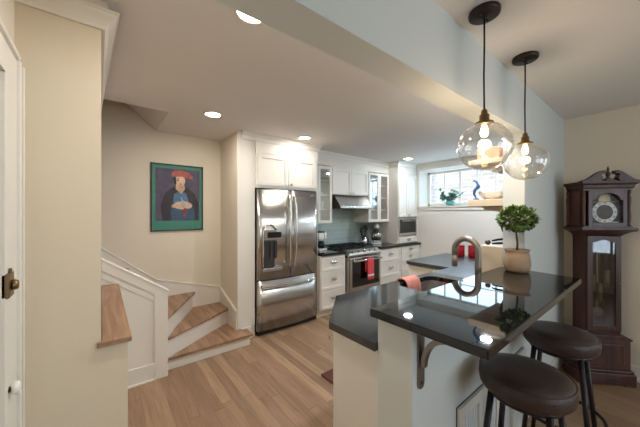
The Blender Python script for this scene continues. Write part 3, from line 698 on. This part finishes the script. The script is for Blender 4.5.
# backsplash tile
tag(obj('tile_backsplash', MB().box(2.408, 4.29, BY-.008, BY-.001, .92, 1.79), TILE), 'pale teal subway tile backsplash behind the range', 'tile wall')

# ---- towels
def towel(name, label, x0, x1, ybar, zbar, r, zf, zb, m_, band=None, wob=.006, th=.004):
    t = thing(name, label, 'towel', ((x0+x1)/2, ybar, zf))
    prof = [(ybar-r, zf+(zbar-zf)*k/10) for k in range(10)]
    prof += [(ybar-r*math.cos(PI*k/8), zbar+r*math.sin(PI*k/8)) for k in range(9)]
    prof += [(ybar+r, zbar-(zbar-zb)*k/6) for k in range(1, 7)]
    n = 14; vs = []; fs = []
    for j in range(n+1):
        for (y, z) in prof:
            u = j/n; w = wob*math.sin(u*9.4+z*3)*min(1, max(0, (zbar-z)/.08))
            vs.append((x0+(x1-x0)*u+w*.3, y-abs(w) if y < ybar else y+abs(w), z))
    P = len(prof)
    for j in range(n):
        for i in range(P-1): fs.append((j*P+i, j*P+i+1, (j+1)*P+i+1, (j+1)*P+i))
    o = obj('cloth', MB().add(vs, fs, True), m_, t); s = o.modifiers.new('t', 'SOLIDIFY'); s.thickness = th; s.offset = 0
    if band:
        obj('woven_band', MB().box(x0+.004, x1-.004, ybar-r-.012, ybar-r-.006, band[0], band[1]), WHITECLOTH, t)
    return t
towel('hand_towel', 'red hand towel hanging over the oven door handle', 3.265, 3.415, 2.93, .755, .021, .44, .56, REDCLOTH, (.50, .525))
# pink towel draped over the front strip of the sink counter
t = thing('dish_towel', 'pink dish towel draped over the front rim of the sink', 'towel', (2.07, 1.36, .80))
prof = [(1.316, .81), (1.318, .84), (1.322, .88), (1.33, .915), (1.345, .930), (1.37, .934), (1.40, .933), (1.418, .924), (1.43, .90), (1.433, .86), (1.433, .80)]
vs = []; fs = []; n = 14; P = len(prof)
for j in range(n+1):
    u = j/n
    for i, (y, z) in enumerate(prof): vs.append((1.97+.19*u+.006*math.sin(i*1.3), y+.006*math.sin(u*16)*(1 if i > 7 else -1 if i < 2 else 0), z+.005*abs(math.sin(u*8+i))+(.012*math.sin(u*5) if i == 0 else 0)))
for j in range(n):
    for i in range(P-1): fs.append((j*P+i, j*P+i+1, (j+1)*P+i+1, (j+1)*P+i))
o = obj('cloth', MB().add(vs, fs, True), PINKCLOTH, t); s = o.modifiers.new('t', 'SOLIDIFY'); s.thickness = .006; s.offset = 0

# ---- faucet
fc = thing('faucet', 'tall gooseneck kitchen faucet arching over the sink behind the bar', 'faucet', (2.235, .885, .918))
fx, fyb = 2.235, .885; R = .088
obj('base', MB().lathe([(.034, .918), (.034, .93), (.026, .94), (.026, .99)], (fx, fyb, 0), 24), NICKEL, fc)
pth = [(fx, fyb, .98), (fx, fyb, 1.08), (fx, fyb, 1.195)]+[(fx-.0*k, fyb+R-R*math.cos(PI*k/18), 1.195+R*1.05*math.sin(PI*k/18)) for k in range(1, 19)]+[(fx, fyb+2*R, 1.15)]
obj('neck', MB().tube(pth, .0225, 18), NICKEL, fc)
obj('spray_head', MB().lathe([(.016, 1.06), (.021, 1.065), (.022, 1.11), (.020, 1.155)], (fx, fyb+2*R, 0), 20), NICKEL, fc)
obj('lever', MB().tube([(fx+.02, fyb, .965), (fx+.05, fyb, .975), (fx+.11, fyb+.01, 1.0)], [.009, .008, .006]), NICKEL, fc)
for (x, y, lb) in ((2.62, 1.02, 'small dark button on the counter to the right of the sink'),):
    tag(obj('counter_button', MB().lathe([(.02, .9185), (.02, .925), (.014, .934), (0, .937)], (x, y, 0), 18), BRONZE), lb, 'button')

# ---- canisters on peninsula
for (x, y, lb) in ((3.73, 1.71, 'red lidded canister on the far counter, left of the pair'), (3.79, 1.555, 'red lidded canister on the far counter, right one of the pair')):
    c = thing('canister', lb, 'canister', (x, y, .9185), 0, 'red canisters on the far counter')
    obj('body', MB().lathe([(.058, 0), (.064, .006), (.064, .125), (.058, .132)], n=28), RED, c, local=True)
    obj('lid', MB().lathe([(.065, .132), (.065, .146), (.045, .154), (.012, .158), (.014, .17), (0, .174)], n=28), RED, c, local=True)
# cream box beside the column, shelf items
tag(obj('bread_box', MB().box(2.456, 2.80, WY2+.004, .955, .9185, 1.225), CREAM, bevel=.006), 'plain cream box on the sink counter beside the column', 'box')
tag(obj('metal_ball', MB().ell((2.50, .915, 1.247), .021, .021, .0215), STEELD), 'small round dark metal ball on top of the cream box', 'ornament')
tg = thing('tongs', 'black handled tongs lying on the cream box by the column', 'tongs', (2.52, .84, 1.226))
for dz in (.012, .036): obj('handle', MB().tube([(2.50, .885, 1.226+dz), (2.52, .85, 1.228+dz*1.25), (2.54, .82, 1.23+dz*1.3)], [.006, .009, .009]), BLACK, tg)
obj('hinge', MB().ell((2.548, .812, 1.26), .008, .008, .026), STEELD, tg)
tag(obj('hanging_strap', MB().prism([(WY2+.012, 1.34), (WY2+.03, 1.40), (WY2+.026, 1.49), (WY2+.012, 1.50), (WY2+.006, 1.42)], 2.47, 2.49, 'x'), BRONZE), 'dark strap hanging on the column behind the topiary', 'strap')

def shelf(label, z0, z1, y1):
    s = thing('wall_shelf', label, 'shelf', (2.7, WY2, z0), 0, None)
    obj('board', MB().box(2.45, 3.10, WY2+.001, y1, z0, z1), CREAM, s, .003)
    for xx in (2.60, 2.95):
        m = MB(); h = .10
        m.prism([(WY2+.001, z0), (y1-.06, z0), (y1-.075, z0-.03), (WY2+.05, z0-.05), (WY2+.025, z0-h), (WY2+.001, z0-h)], xx-.012, xx+.012, 'x'); obj('bracket', m, CREAM, s, .003)
    return s
shelf('upper cream shelf on the kitchen side of the column', 1.89, 1.93, 1.05)
shelf('lower cream shelf on the kitchen side of the column', 1.545, 1.60, 1.05)
bx = thing('storage_box', 'tan copper coloured box on the upper cream shelf', 'box', (2.58, .92, 1.9305))
obj('body', MB().box(2.50, 2.66, .83, 1.00, 1.9305, 2.03), TAN, bx, .004)
obj('label_plate', MB().box(2.494, 2.50, .935, .975, 1.975, 2.01), CREAM, bx, .002)
tag(obj('bowl', MB().lathe([(.035, 0), (.07, .012), (.105, .05), (.113, .072), (.108, .072), (.095, .045), (.06, .018), (0, .012)], (2.60, .915, 1.6005), 32), WHITE), 'cream bowl on the lower shelf beside the column', 'bowl')
fg = thing('figurine', 'dark blue curved glass figurine standing on the lower shelf', 'ornament', (2.485, 1.0, 1.6005))
obj('base', MB().lathe([(.022, 0), (.022, .008), (.008, .014)], n=18), BLUEGL, fg, local=True)
obj('figure', MB().tube([(0, 0, .01), (0, .006, .03), (0, .016, .05), (0, .012, .08), (0, -.006, .10), (0, -.014, .125), (0, -.004, .15), (0, .012, .162), (0, .028, .160)], [.005, .007, .010, .013, .012, .009, .008, .008, .003], 10), BLUEGL, fg, local=True)
obj('fin', MB().prism([(-.012, .085), (-.032, .10), (-.028, .125), (-.014, .12)], -.003, .003, 'x'), BLUEGL, fg, local=True)

# ---- plant on the window ledge
def leaf_at(m, c, d, up, L, w):
    d = d.normalized(); s = d.cross(up)
    if s.length < .01: s = Vector((1, 0, 0))
    s.normalize(); nrm = s.cross(d)
    p = [c, c+d*L*.35+s*w*.5-nrm*w*.12, c+d*L*.75+s*w*.38-nrm*w*.1, c+d*L, c+d*L*.75-s*w*.38-nrm*w*.1, c+d*L*.35-s*w*.5-nrm*w*.12, c+d*L*.5+nrm*w*.1]
    m.add(p, [(0, 1, 6), (1, 2, 6), (2, 3, 6), (3, 4, 6), (4, 5, 6), (5, 0, 6)], True)
pl = thing('potted_plant', 'small leafy plant in a glass bowl on the kitchen window ledge', 'plant', (5.03, 2.47, 1.6255))
obj('pot', MB().lathe([(.04, 0), (.07, .02), (.085, .06), (.07, .09), (.06, .09), (.06, .02), (0, .01)], n=24), mat('teal_glass', srgb(96, 150, 148), .15), pl, local=True)
m = MB(); ms = MB(); rnd = random.Random(3)
for i in range(20):
    an = 2*PI*i/20; rr = .05+.10*rnd.random(); h = .12+.17*rnd.random(); tip = Vector((rr*math.cos(an)*.6, rr*math.sin(an)*1.5, h))
    ms.tube([(0, 0, .06), tuple(tip*.55+Vector((0, 0, .03))), tuple(tip)], .003, 6)
    for k in range(6):
        dv = Vector((rnd.uniform(-1, 1), rnd.uniform(-1, 1), rnd.uniform(-.3, 1))); leaf_at(m, tip*(.6+.4*k/5), dv, Vector((0, 0, 1)), .07, .05)
obj('stem', ms, BARK, pl, local=True); obj('foliage', m, LEAF2, pl, local=True)

# ---- things on the range wall counter
cm = thing('coffee_maker', 'white coffee maker with black buttons on the counter next to the refrigerator', 'coffee maker', (2.66, 3.36, .9185))
obj('base', MB().box(-.075, .075, -.10, .10, 0, .03), WHITE, cm, .006, local=True)
obj('column', MB().box(-.075, .075, .0, .10, .03, .26), WHITE, cm, .008, local=True)
obj('head', MB().box(-.075, .075, -.09, .10, .17, .27), WHITE, cm, .01, local=True)
obj('lid', MB().box(-.06, .06, -.07, .08, .27, .29), BLACK, cm, .008, local=True)
for z in (.19, .22, .25): obj('button', MB().lathe([(.009, 0), (.008, -.004), (0, -.005)], (0.03, -.09, z), 14, 'y'), BLACK, cm, local=True)
obj('carafe', MB().lathe([(.04, .03), (.055, .045), (.058, .09), (.04, .13), (.042, .145)], (0, -.045, 0), 24), BLACKGLASS, cm, local=True)
ck = thing('utensil_crock', 'steel utensil crock on the counter right of the range', 'crock', (3.76, 3.44, .9185))
obj('crock', MB().lathe([(.066, 0), (.070, .006), (.070, .13), (.066, .13), (.066, .012), (0, .010)], n=28), CHROME, ck, local=True)
us = [(-.025, .0, .30, -.05, 'spatula'), (.0, .035, .33, .0, 'ladle'), (.024, -.02, .31, .035, 'spoon'), (.0, -.035, .28, -.01, 'whisk'), (.03, .028, .34, .045, 'spatula'), (-.024, .026, .27, -.03, 'ladle')]
un = ['black slotted spatula leaning left in the steel crock', 'black ladle standing upright in the steel crock', 'black spoon leaning right in the steel crock', 'short black spoon at the front of the steel crock', 'tallest black spatula leaning right in the steel crock', 'black ladle leaning far left in the steel crock']
for i, (x, y, h, dx, nm) in enumerate(us):
    u = thing({'whisk': 'spoon'}.get(nm, nm), un[i], 'utensil', (3.76+x, 3.44+y, .93), 0, 'utensils in the steel crock')
    tip = Vector((dx, 0, h)); obj('handle', MB().tube([(0, 0, 0), tuple(tip*.75)], [.005, .006], 8), BLACK, u, local=True)
    m = MB()
    if nm == 'spatula': m.T = Matrix.Translation(tip*.86) @ Matrix.Rotation(math.atan2(dx, h), 4, 'Y'); m.box(-.03, .03, -.003, .003, -.045, .045)
    else: m.ell(tuple(tip*.88), .028, .014, .036, 14, 8)
    obj('head', m, BLACK, u, .002 if nm == 'spatula' else 0, local=True)
mx_ = thing('stand_mixer', 'silver stand mixer with steel bowl in the counter corner', 'mixer', (4.06, 3.40, .9185), math.radians(-48))
obj('base', MB().prism(rrect(-.09, .09, -.16, .14, .05), 0, .03), WHITE, mx_, .008, local=True)
obj('column', MB().prism([(.05, .03), (.14, .03), (.12, .26), (.06, .26)], -.045, .045, 'x'), STEELD, mx_, .012, local=True)
obj('motor_head', MB().ell((0, -.01, .315), .062, .17, .058), mat('silver_paint', srgb(205, 205, 205), .25, .4), mx_, local=True)
obj('bowl', MB().lathe([(.05, .035), (.055, .04), (.095, .10), (.108, .17), (.108, .20), (.103, .20), (.09, .10), (0, .045)], (0, -.07, 0), 28), CHROME, mx_, local=True)
obj('beater', MB().tube([(0, -.07, .29), (0, -.07, .12)], .012), STEELD, mx_, local=True)
obj('speed_knob', MB().lathe([(.012, 0), (.010, .012)], (.058, .02, .30), 12, 'x'), BLACK, mx_, local=True)

# ---- dishes behind the glass doors
def bowl(x, y, z, r, m_, lb, g): tag(obj('bowl', MB().lathe([(r*.4, 0), (r*.7, .012), (r, r*.55), (r*.96, r*.55), (r*.6, .02), (0, .012)], (x, y, z), 24), m_), lb, 'bowl', g)
def cupo(x, y, z, r, h, m_, lb, g, nm='drinking_glass', ct='glass'): tag(obj(nm, MB().lathe([(r*.8, 0), (r, h), (r*.93, h), (r*.72, .006), (0, .006)], (x, y, z), 20), m_), lb, ct, g)
DB = mat('blue_dish', srgb(70, 104, 150), .3); RD = mat('red_dish', srgb(160, 60, 56), .3); GG = mat('frosted_glassware', srgb(170, 190, 200), .15)
bowl(2.72, 3.45, 1.785, .065, WHITE, 'white bowl on the third shelf of the narrow glass cabinet', 'dishes left of the hood')
cupo(2.70, 3.45, 1.56, .035, .12, GG, 'pale glass on the second shelf of the narrow glass cabinet, left', 'dishes left of the hood')
cupo(2.78, 3.44, 1.56, .035, .12, WHITE, 'white cup on the second shelf of the narrow glass cabinet, right', 'dishes left of the hood', 'cup', 'cup')
bowl(2.72, 3.45, 1.3435, .06, GG, 'pale bowl on the bottom of the narrow glass cabinet', 'dishes left of the hood')
cupo(2.72, 3.45, 2.01, .04, .13, GG, 'pale glass on the top shelf of the narrow glass cabinet', 'dishes left of the hood')
for (x, z, m_, lb) in ((3.85, 2.01, DB, 'blue pitcher on the top shelf behind the left glass door'), (4.14, 2.01, RD, 'red jug on the top shelf behind the right glass door')):
    cupo(x, 3.45, z, .055, .15, m_, lb, 'dishes right of the hood', 'pitcher', 'pitcher')
bowl(3.85, 3.45, 1.785, .07, DB, 'blue bowl on the third shelf behind the left glass door', 'dishes right of the hood')
bowl(4.14, 3.45, 1.785, .07, RD, 'red bowl on the third shelf behind the right glass door', 'dishes right of the hood')
cupo(3.85, 3.45, 1.56, .05, .12, BLUEGL, 'dark blue tumbler behind the left glass door', 'dishes right of the hood')
cupo(4.14, 3.45, 1.56, .05, .13, mat('olive_dish', srgb(110, 104, 78), .3), 'olive jar behind the right glass door', 'dishes right of the hood', 'jar', 'jar')
bowl(3.85, 3.45, 1.3435, .07, mat('brown_dish', srgb(120, 100, 84), .3), 'brown bowl on the cabinet bottom behind the left glass door', 'dishes right of the hood')
bowl(4.14, 3.45, 1.3435, .07, mat('olive_dish', srgb(110, 104, 78), .3), 'olive bowl on the cabinet bottom behind the right glass door', 'dishes right of the hood')

# ---- floor mat in front of the sink
tag(obj('floor_mat', MB().box(1.57, 2.75, 1.47, 1.96, .001, .022), MATT, bevel=.006), 'brown floor mat in front of the sink cabinets', 'mat')

# ================================================================== TOPIARY
tp = thing('topiary', 'small round topiary tree in a tan clay pot on the bar', 'plant', (2.335, .665, 1.0705))
obj('pot', MB().lathe([(.064, 0), (.076, .015), (.083, .05), (.081, .09), (.075, .125), (.070, .135), (.074, .15), (.079, .158), (.073, .158), (.067, .14), (0, .138)], n=36), TERRA, tp, local=True)
obj('soil', MB().lathe([(.067, .1405), (.05, .148), (0, .150)], n=24), SOIL, tp, local=True)
obj('trunk', MB().tube([(0, 0, .14), (.004, -.002, .20), (-.003, .003, .27), (.003, 0, .35), (0, 0, .40)], [.007, .006, .0055, .006, .008], 10), BARK, tp, local=True)
m = MB(); rnd = random.Random(11)
for i in range(900):
    ph = math.acos(1-2*rnd.random()); an = rnd.random()*2*PI; rr = (.55+.45*rnd.random()**.5)
    d = Vector((math.sin(ph)*math.cos(an), math.sin(ph)*math.sin(an), math.cos(ph)))
    c0 = Vector((d.x*.108*rr, d.y*.108*rr, .378+d.z*.074*rr+.008*math.sin(an*5)))
    dd = (d+Vector((rnd.uniform(-.8, .8), rnd.uniform(-.8, .8), rnd.uniform(-.6, .6)))).normalized()
    leaf_at(m, c0, dd, Vector((rnd.uniform(-.3, .3), rnd.uniform(-.3, .3), 1)), .028+.012*rnd.random(), .020)
obj('foliage', m, LEAF, tp, local=True)

# ================================================================== PENDANTS
GR = .117
pd = thing('pendant_lamp', 'nearer clear glass globe pendant lamp, the left one over the bar', 'lamp', (1.425, .537, CZ), 0, 'globe pendants over the bar')
obj('canopy', MB().lathe([(.066, 0), (.068, -.006), (.066, -.020), (.060, -.024), (.012, -.026), (.010, -.034), (0, -.034)], n=36), BRONZE, pd, local=True)
for s in (-1, 1): obj('canopy_screw', MB().lathe([(.006, -.024), (.006, -.030), (0, -.031)], (.035*s, 0, 0), 10), BLACK, pd, local=True)
obj('cord', MB().tube([(0, 0, -.03), (.0015, 0, -.15), (-.0015, .001, -.30), (0, 0, -.47)], .0042, 8), BLACK, pd, local=True)
obj('socket', MB().lathe([(.008, -.465), (.014, -.475), (.014, -.488), (.021, -.492), (.021, -.518), (.030, -.523), (.040, -.528), (.041, -.536), (.02, -.540)], n=28), AGED, pd, local=True)
gz = -.538-.104
prof = []
for k in range(25):
    a_ = math.radians(16+ (180-16)*k/24); prof.append((max(GR*math.sin(a_), 0), gz+GR*math.cos(a_)*.98))
prof[-1] = (0, prof[-1][1])
obj('globe', MB().lathe([(.034, -.532)]+prof[0:], n=48, cap=False), GLOBE, pd, local=True)
bl = obj('bulb', MB().lathe([(.010, -.540), (.012, -.550), (.015, -.562), (.018, -.576), (.015, -.588), (.008, -.596), (0, -.598)], n=20), SHADE, pd, local=True)
for p in (pd, dup(pd, (2.035, .537, CZ), None, 'farther clear glass globe pendant lamp, the right one over the bar')):
    l = bpy.data.lights.new('bulb_light', 'POINT'); l.energy = 4.5; l.color = (1, .78, .54); l.shadow_soft_size = .03
    lo = bpy.data.objects.new('bulb_light', l); lo.location = (p.location.x, p.location.y, CZ-.655); COL.objects.link(lo)

# ================================================================== DOWNLIGHTS
can = thing('ceiling_downlight', 'recessed ceiling light near the stair corner', 'ceiling light', (.844, 2.72, CZ), 0, 'recessed kitchen ceiling lights')
obj('trim_ring', MB().lathe([(.068, -.001), (.085, -.001), (.083, -.006), (.068, -.010)], n=36, cap=False), TRIM, can, local=True)
obj('lens', MB().lathe([(.068, -.004), (0, -.004)], n=36), CANLITE, can, local=True)
cans = [can, dup(can, (2.01, 2.84, CZ), None, 'recessed ceiling light in front of the refrigerator cabinet'), dup(can, (4.19, 2.80, CZ), None, 'farthest recessed ceiling light, near the window corner'), dup(can, (.56, 1.225, CZ), None, 'recessed ceiling light beside the beam, partly hidden by it'), dup(can, (4.26, 1.58, CZ), None, 'recessed ceiling light behind the left pendant globe, toward the window'), dup(can, (2.30, 1.10, CZ), None, 'recessed ceiling light above the sink, hidden behind the beam')]
for i, c_ in enumerate(cans):
    area('downlight_beam', (c_.location.x, c_.location.y, CZ-.0115), (0, 0, 0), .132, .132, (9, 4.5, 5, 8.5, 18, 18)[i], ((1, .91, .81), (1, .92, .84), (.80, .90, 1), (1, .90, .80), (.74, .87, 1), (.88, .94, 1))[i], PI, 'DISK')

# ================================================================== STOOLS
def stool(loc, label):
    s = thing('bar_stool', label, 'stool', loc, 0, 'round bar stools at the bar')
    r = .178
    obj('seat', MB().lathe([(.0, .688), (r-.03, .688), (r-.012, .694), (r-.002, .708), (r+.002, .735), (r, .755), (r-.008, .770), (r-.024, .780), (r-.06, .785), (.06, .786), (0, .785)], n=56), LEATHER, s, local=True)
    obj('seam', MB().tube([((r-.003)*math.cos(2*PI*k/48), (r-.003)*math.sin(2*PI*k/48), .768) for k in range(48)], .0028, 6, True), LEATHER, s, local=True)
    obj('seat_pan', MB().lathe([(0, .668), (.145, .668), (.155, .685), (0, .685)], n=32), STOOLLEG, s, local=True)
    for k in range(4):
        a_ = math.radians(48+90*k); c1, s1 = math.cos(a_), math.sin(a_)
        obj('leg', MB().tube([(.145*c1, .145*s1, .682), (.225*c1, .225*s1, .004)], [.0135, .0125], 12), STOOLLEG, s, local=True)
    obj('foot_ring', MB().tube([(0.198*math.cos(2*PI*k/40), 0.198*math.sin(2*PI*k/40), .30) for k in range(40)], .010, 10, True), STOOLLEG, s, local=True)
    return s
st1 = stool((1.49, .395, 0), 'round brown leather bar stool nearest the camera, under the bar corner')
st2 = dup(st1, (2.165, .40, 0), None, 'round brown leather bar stool farther back, beside the grandfather clock')

# ================================================================== CLOCK
ang = math.radians(42); 
FL = Vector((3.275, .470, 0)); wd = .43; wdir = Vector((math.sin(ang), -math.cos(ang), 0)); ddir = Vector((math.cos(ang), math.sin(ang), 0))
ctr = FL+wdir*wd/2
ck = thing('grandfather_clock', 'dark wooden grandfather clock standing in the corner', 'clock', tuple(ctr), math.atan2(wdir.y, wdir.x))
# local x = left->right, local y = towards the back (perpendicular), z up
def C(name, mb, m_, parent=None, bev=0): return obj(name, mb, m_, parent or ck, bev, local=True)
D = .205
C('plinth', MB().box(-.215, .215, 0, D, .012, .105).box(-.205, .205, .008, D-.0, .105, .13).box(-.215, -.13, 0, .05, 0, .012).box(.13, .215, 0, .05, 0, .012).box(-.215, -.13, .15, D, 0, .012).box(.13, .215, .15, D, 0, .012), DARKW, bev=.006)
C('base_case', MB().box(-.185, .185, .02, D, .13, .385), DARKW2, bev=.003)
C('base_panel', MB().box(-.135, .135, .012, .02, .165, .35), DARKW, bev=.006)
m = MB(); m.prism([(-.195, .385), (.195, .385), (.195, .40), (.14, .43), (-.14, .43), (-.195, .40)], .012, D, 'y'); C('base_moulding', m, DARKW, bev=.004)
TW = .133
m = MB(); m.box(-TW, -TW+.018, .05, D, .43, 1.30); m.box(TW-.018, TW, .05, D, .43, 1.30); m.box(-TW, TW, D-.012, D, .43, 1.30); m.box(-TW, TW, .05, D, .43, .445)
C('trunk_case', m, DARKW2)
m = MB(); z0, z1 = .455, 1.285
m.box(-TW+.004, -TW+.045, .036, .05, z0, z1); m.box(TW-.045, TW-.004, .036, .05, z0, z1); m.box(-TW+.045, TW-.045, .036, .05, z0, z0+.045)
top = [(-TW+.045, z1), (-TW+.045, z1-.055)]+[(-TW+.045+(2*TW-.09)*k/12, z1-.055+.025*math.sin(PI*k/12)**2) for k in range(1, 12)]+[(TW-.045, z1-.055), (TW-.045, z1)]
m.prism(top, .036, .05, 'y'); td = C('trunk_door', m, DARKW, bev=.002)
C('door_glass', MB().box(-TW+.045, TW-.045, .042, .045, z0+.045, z1-.03), CLOCKGL, td)
C('door_knob', MB().lathe([(.005, .036), (.007, .026), (0, .024)], (TW-.02, 0, .88), 12, 'y'), BRASS, td)
pn = C('pendulum', MB().box(-.006, .006, .11, .114, .62, 1.28).lathe([(0, .104), (.045, .108), (.045, .114), (0, .118)], (0, 0, .60), 28, 'y'), BRASS)
for xx, zz in ((-.055, .88), (0.0, .80), (.055, .92)): C('weight', MB().lathe([(0, zz-.09), (.018, zz-.088), (.018, zz+.06), (0, zz+.062)], (xx, .085, 0), 18).cyl((xx, .085, zz+.06), (xx, .085, 1.29), .0015, None, 6), BRASS)
# waist moulding (flares out to the hood)
m = MB()
def ringprof(prof, y0):
    vs = []; fs = []
    for (ox, z) in prof: vs += [(-ox, y0-(ox-TW), z), (ox, y0-(ox-TW), z), (ox, D, z), (-ox, D, z)]
    for i in range(len(prof)-1):
        for k in range(4): fs.append((i*4+k, i*4+(k+1) % 4, (i+1)*4+(k+1) % 4, (i+1)*4+k))
    fs.append((3, 2, 1, 0)); fs.append(tuple(4*(len(prof)-1)+k for k in range(4))); return vs, fs
m.add(*ringprof([(TW, 1.285), (TW+.012, 1.30), (TW+.045, 1.325), (TW+.068, 1.335), (TW+.075, 1.345), (TW+.075, 1.365)], .05)); C('waist_moulding', m, DARKW)
HW = .183; HY = -.005
m = MB(); m.box(-HW, -HW+.015, HY+.045, D, 1.365, 1.70); m.box(HW-.015, HW, HY+.045, D, 1.365, 1.70); m.box(-HW, HW, D-.012, D, 1.365, 1.70); m.box(-HW, HW, HY+.005, D, 1.685, 1.70); m.box(-HW, HW, HY+.005, D, 1.365, 1.375)
C('hood_case', m, DARKW2)
for sx in (-1, 1):
    m = MB(); m.lathe([(.012, 1.376), (.013, 1.39), (.008, 1.40), (.012, 1.42), (.013, 1.45), (.010, 1.53), (.013, 1.60), (.012, 1.63), (.007, 1.65), (.013, 1.66), (.013, 1.684)], (sx*(HW-.014), HY+.022, 0), 16); C('hood_column', m, DARKW)
    m = MB(); m.lathe([(.012, 1.376), (.013, 1.39), (.008, 1.40), (.012, 1.42), (.013, 1.45), (.010, 1.53), (.013, 1.60), (.012, 1.63), (.007, 1.65), (.013, 1.66), (.013, 1.684)], (sx*(HW+.002), D-.02, 0), 16); C('hood_column', m, DARKW)
dw = .145; m = MB()
m.box(-dw, -dw+.03, HY+.005, HY+.02, 1.375, 1.685); m.box(dw-.03, dw, HY+.005, HY+.02, 1.375, 1.685); m.box(-dw+.03, dw-.03, HY+.005, HY+.02, 1.375, 1.405)
aw = dw-.03; arch = [(-aw, 1.685), (-aw, 1.60), (-aw+.022, 1.60)]+[(-(aw-.022)*math.cos(PI*k/14), 1.60+.062*math.sin(PI*k/14)) for k in range(1, 14)]+[(aw-.022, 1.60), (aw, 1.60), (aw, 1.685)]
m.prism(arch, HY+.005, HY+.02, 'y'); hd_ = C('hood_door', m, DARKW2, bev=.002)
C('hood_glass', MB().box(-aw, aw, HY+.011, HY+.013, 1.405, 1.665), DIALGL, hd_)
dialp = C('dial_plate', MB().prism([(-aw+.002, 1.405), (aw-.002, 1.405), (aw-.002, 1.60), (aw-.022, 1.60)]+[((aw-.022)*math.cos(PI*k/14), 1.60+.062*math.sin(PI*k/14)) for k in range(1, 14)]+[(-aw+.022, 1.60), (-aw+.002, 1.60)], HY+.040, HY+.045, 'y'), mat('dial_grey', srgb(54, 52, 50), .5))
dc = (0, HY+.040, 1.497)
m = MB(); n = 48; ro_, ri_ = .094, .064
vs = [(ro_*math.cos(2*PI*k/n), HY+.037, dc[2]+ro_*math.sin(2*PI*k/n)) for k in range(n)]+[(ri_*math.cos(2*PI*k/n), HY+.037, dc[2]+ri_*math.sin(2*PI*k/n)) for k in range(n)]+[(ro_*math.cos(2*PI*k/n), HY+.040, dc[2]+ro_*math.sin(2*PI*k/n)) for k in range(n)]
fs = [(k, (k+1) % n, n+(k+1) % n, n+k) for k in range(n)]+[(k, (k+1) % n, 2*n+(k+1) % n, 2*n+k) for k in range(n)]
m.add(vs, fs); ring = C('chapter_ring', m, mat('silver_ring', srgb(214, 218, 220), .4), dialp)
C('dial_centre', MB().lathe([(.064, HY+.0395), (.062, HY+.0385), (0, HY+.0382)], (0, 0, dc[2]), 40, 'y'), mat('dial_bronze', srgb(78, 70, 58), .5), dialp)
C('moon_arch', MB().lathe([(.046, HY+.0395), (.044, HY+.038), (0, HY+.0375)], (0, 0, 1.612), 30, 'y'), mat('moon_gold', srgb(176, 160, 128), .4, .3), dialp)
C('arch_band', MB().box(-.085, .085, HY+.036, HY+.0395, 1.583, 1.590), BRASS, dialp)
C('name_plate', MB().box(.03, .10, HY+.036, HY+.0395, 1.408, 1.414), WHITE, dialp)
m = MB(); RN = ['XII', 'I', 'II', 'III', 'IIII', 'V', 'VI', 'VII', 'VIII', 'IX', 'X', 'XI']
for i, s_ in enumerate(RN):
    a_ = PI/2-2*PI*i/12; T = Matrix.Translation((.079*math.cos(a_), HY+.0362, dc[2]+.079*math.sin(a_))) @ Matrix.Rotation(-(a_-PI/2), 4, 'Y') @ Matrix.Rotation(PI/2, 4, 'X')
    v_, f_ = text_mb(s_, .025, T); m.add(v_, f_)
C('numeral', m, BLACK, dialp).name = 'numerals'
for (a_, L_, w_) in ((math.radians(-32), .062, .004), (math.radians(212), .045, .005)):
    T = Matrix.Translation((0, HY+.034, dc[2])) @ Matrix.Rotation(-a_, 4, 'Y'); m = MB(T); m.prism([(-.01, 0), (0, -w_), (L_*.8, -w_*.6), (L_, 0), (L_*.8, w_*.6), (0, w_)], -.0008, .0008, 'y'); C('hand', m, BLACK, dialp)
# cornice and swan neck pediment
m = MB()
def ring2(prof):
    vs = []; fs = []
    for (o_, z) in prof: vs += [(-HW-o_, HY+.0-o_, z), (HW+o_, HY+.0-o_, z), (HW+o_, D, z), (-HW-o_, D, z)]
    for i in range(len(prof)-1):
        for k in range(4): fs.append((i*4+k, i*4+(k+1) % 4, (i+1)*4+(k+1) % 4, (i+1)*4+k))
    fs.append((3, 2, 1, 0)); fs.append(tuple(4*(len(prof)-1)+k for k in range(4))); return vs, fs
m.add(*ring2([(0, 1.70), (.006, 1.71), (.010, 1.73), (.028, 1.745), (.03, 1.755), (.03, 1.762)])); C('cornice', m, DARKW)
for sx in (-1, 1):
    lo = []; up = []
    for k in range(15):
        u = k/14; x = .213*(1-u)+.045*u; s_ = u*u*(3-2*u); lo.append((sx*x, 1.760)); up.append((sx*x, 1.770+.085*s_))
    crl = [(sx*(.045+.018*math.cos(t_)), 1.832+.024*math.sin(t_)) for t_ in [math.radians(q_) for q_ in range(90, 271, 20)]]
    pl_ = lo+[(sx*.07, 1.762), (sx*.05, 1.785), (sx*.062, 1.806)]+crl[::-1]+up[::-1] if False else [(sx*.213, 1.760), (sx*.075, 1.760), (sx*.058, 1.775), (sx*.055, 1.795), (sx*.066, 1.815), (sx*.060, 1.828), (sx*.044, 1.824), (sx*.034, 1.836), (sx*.036, 1.852)]+up[::-1]
    C('swan_neck', MB().prism(pl_, HY-.025, HY+.02, 'y'), DARKW, bev=.003)
C('pediment_block', MB().box(-.03, .03, HY-.02, HY+.03, 1.762, 1.785).box(-.06, .06, HY-.01, HY+.03, 1.760, 1.772), DARKW, bev=.003)
C('finial', MB().lathe([(.014, 1.785), (.016, 1.79), (.008, 1.80), (.014, 1.812), (.019, 1.825), (.014, 1.838), (.006, 1.846), (.010, 1.852), (.009, 1.868), (.004, 1.885), (0, 1.898)], (0, HY+.005, 0), 20), DARKW)
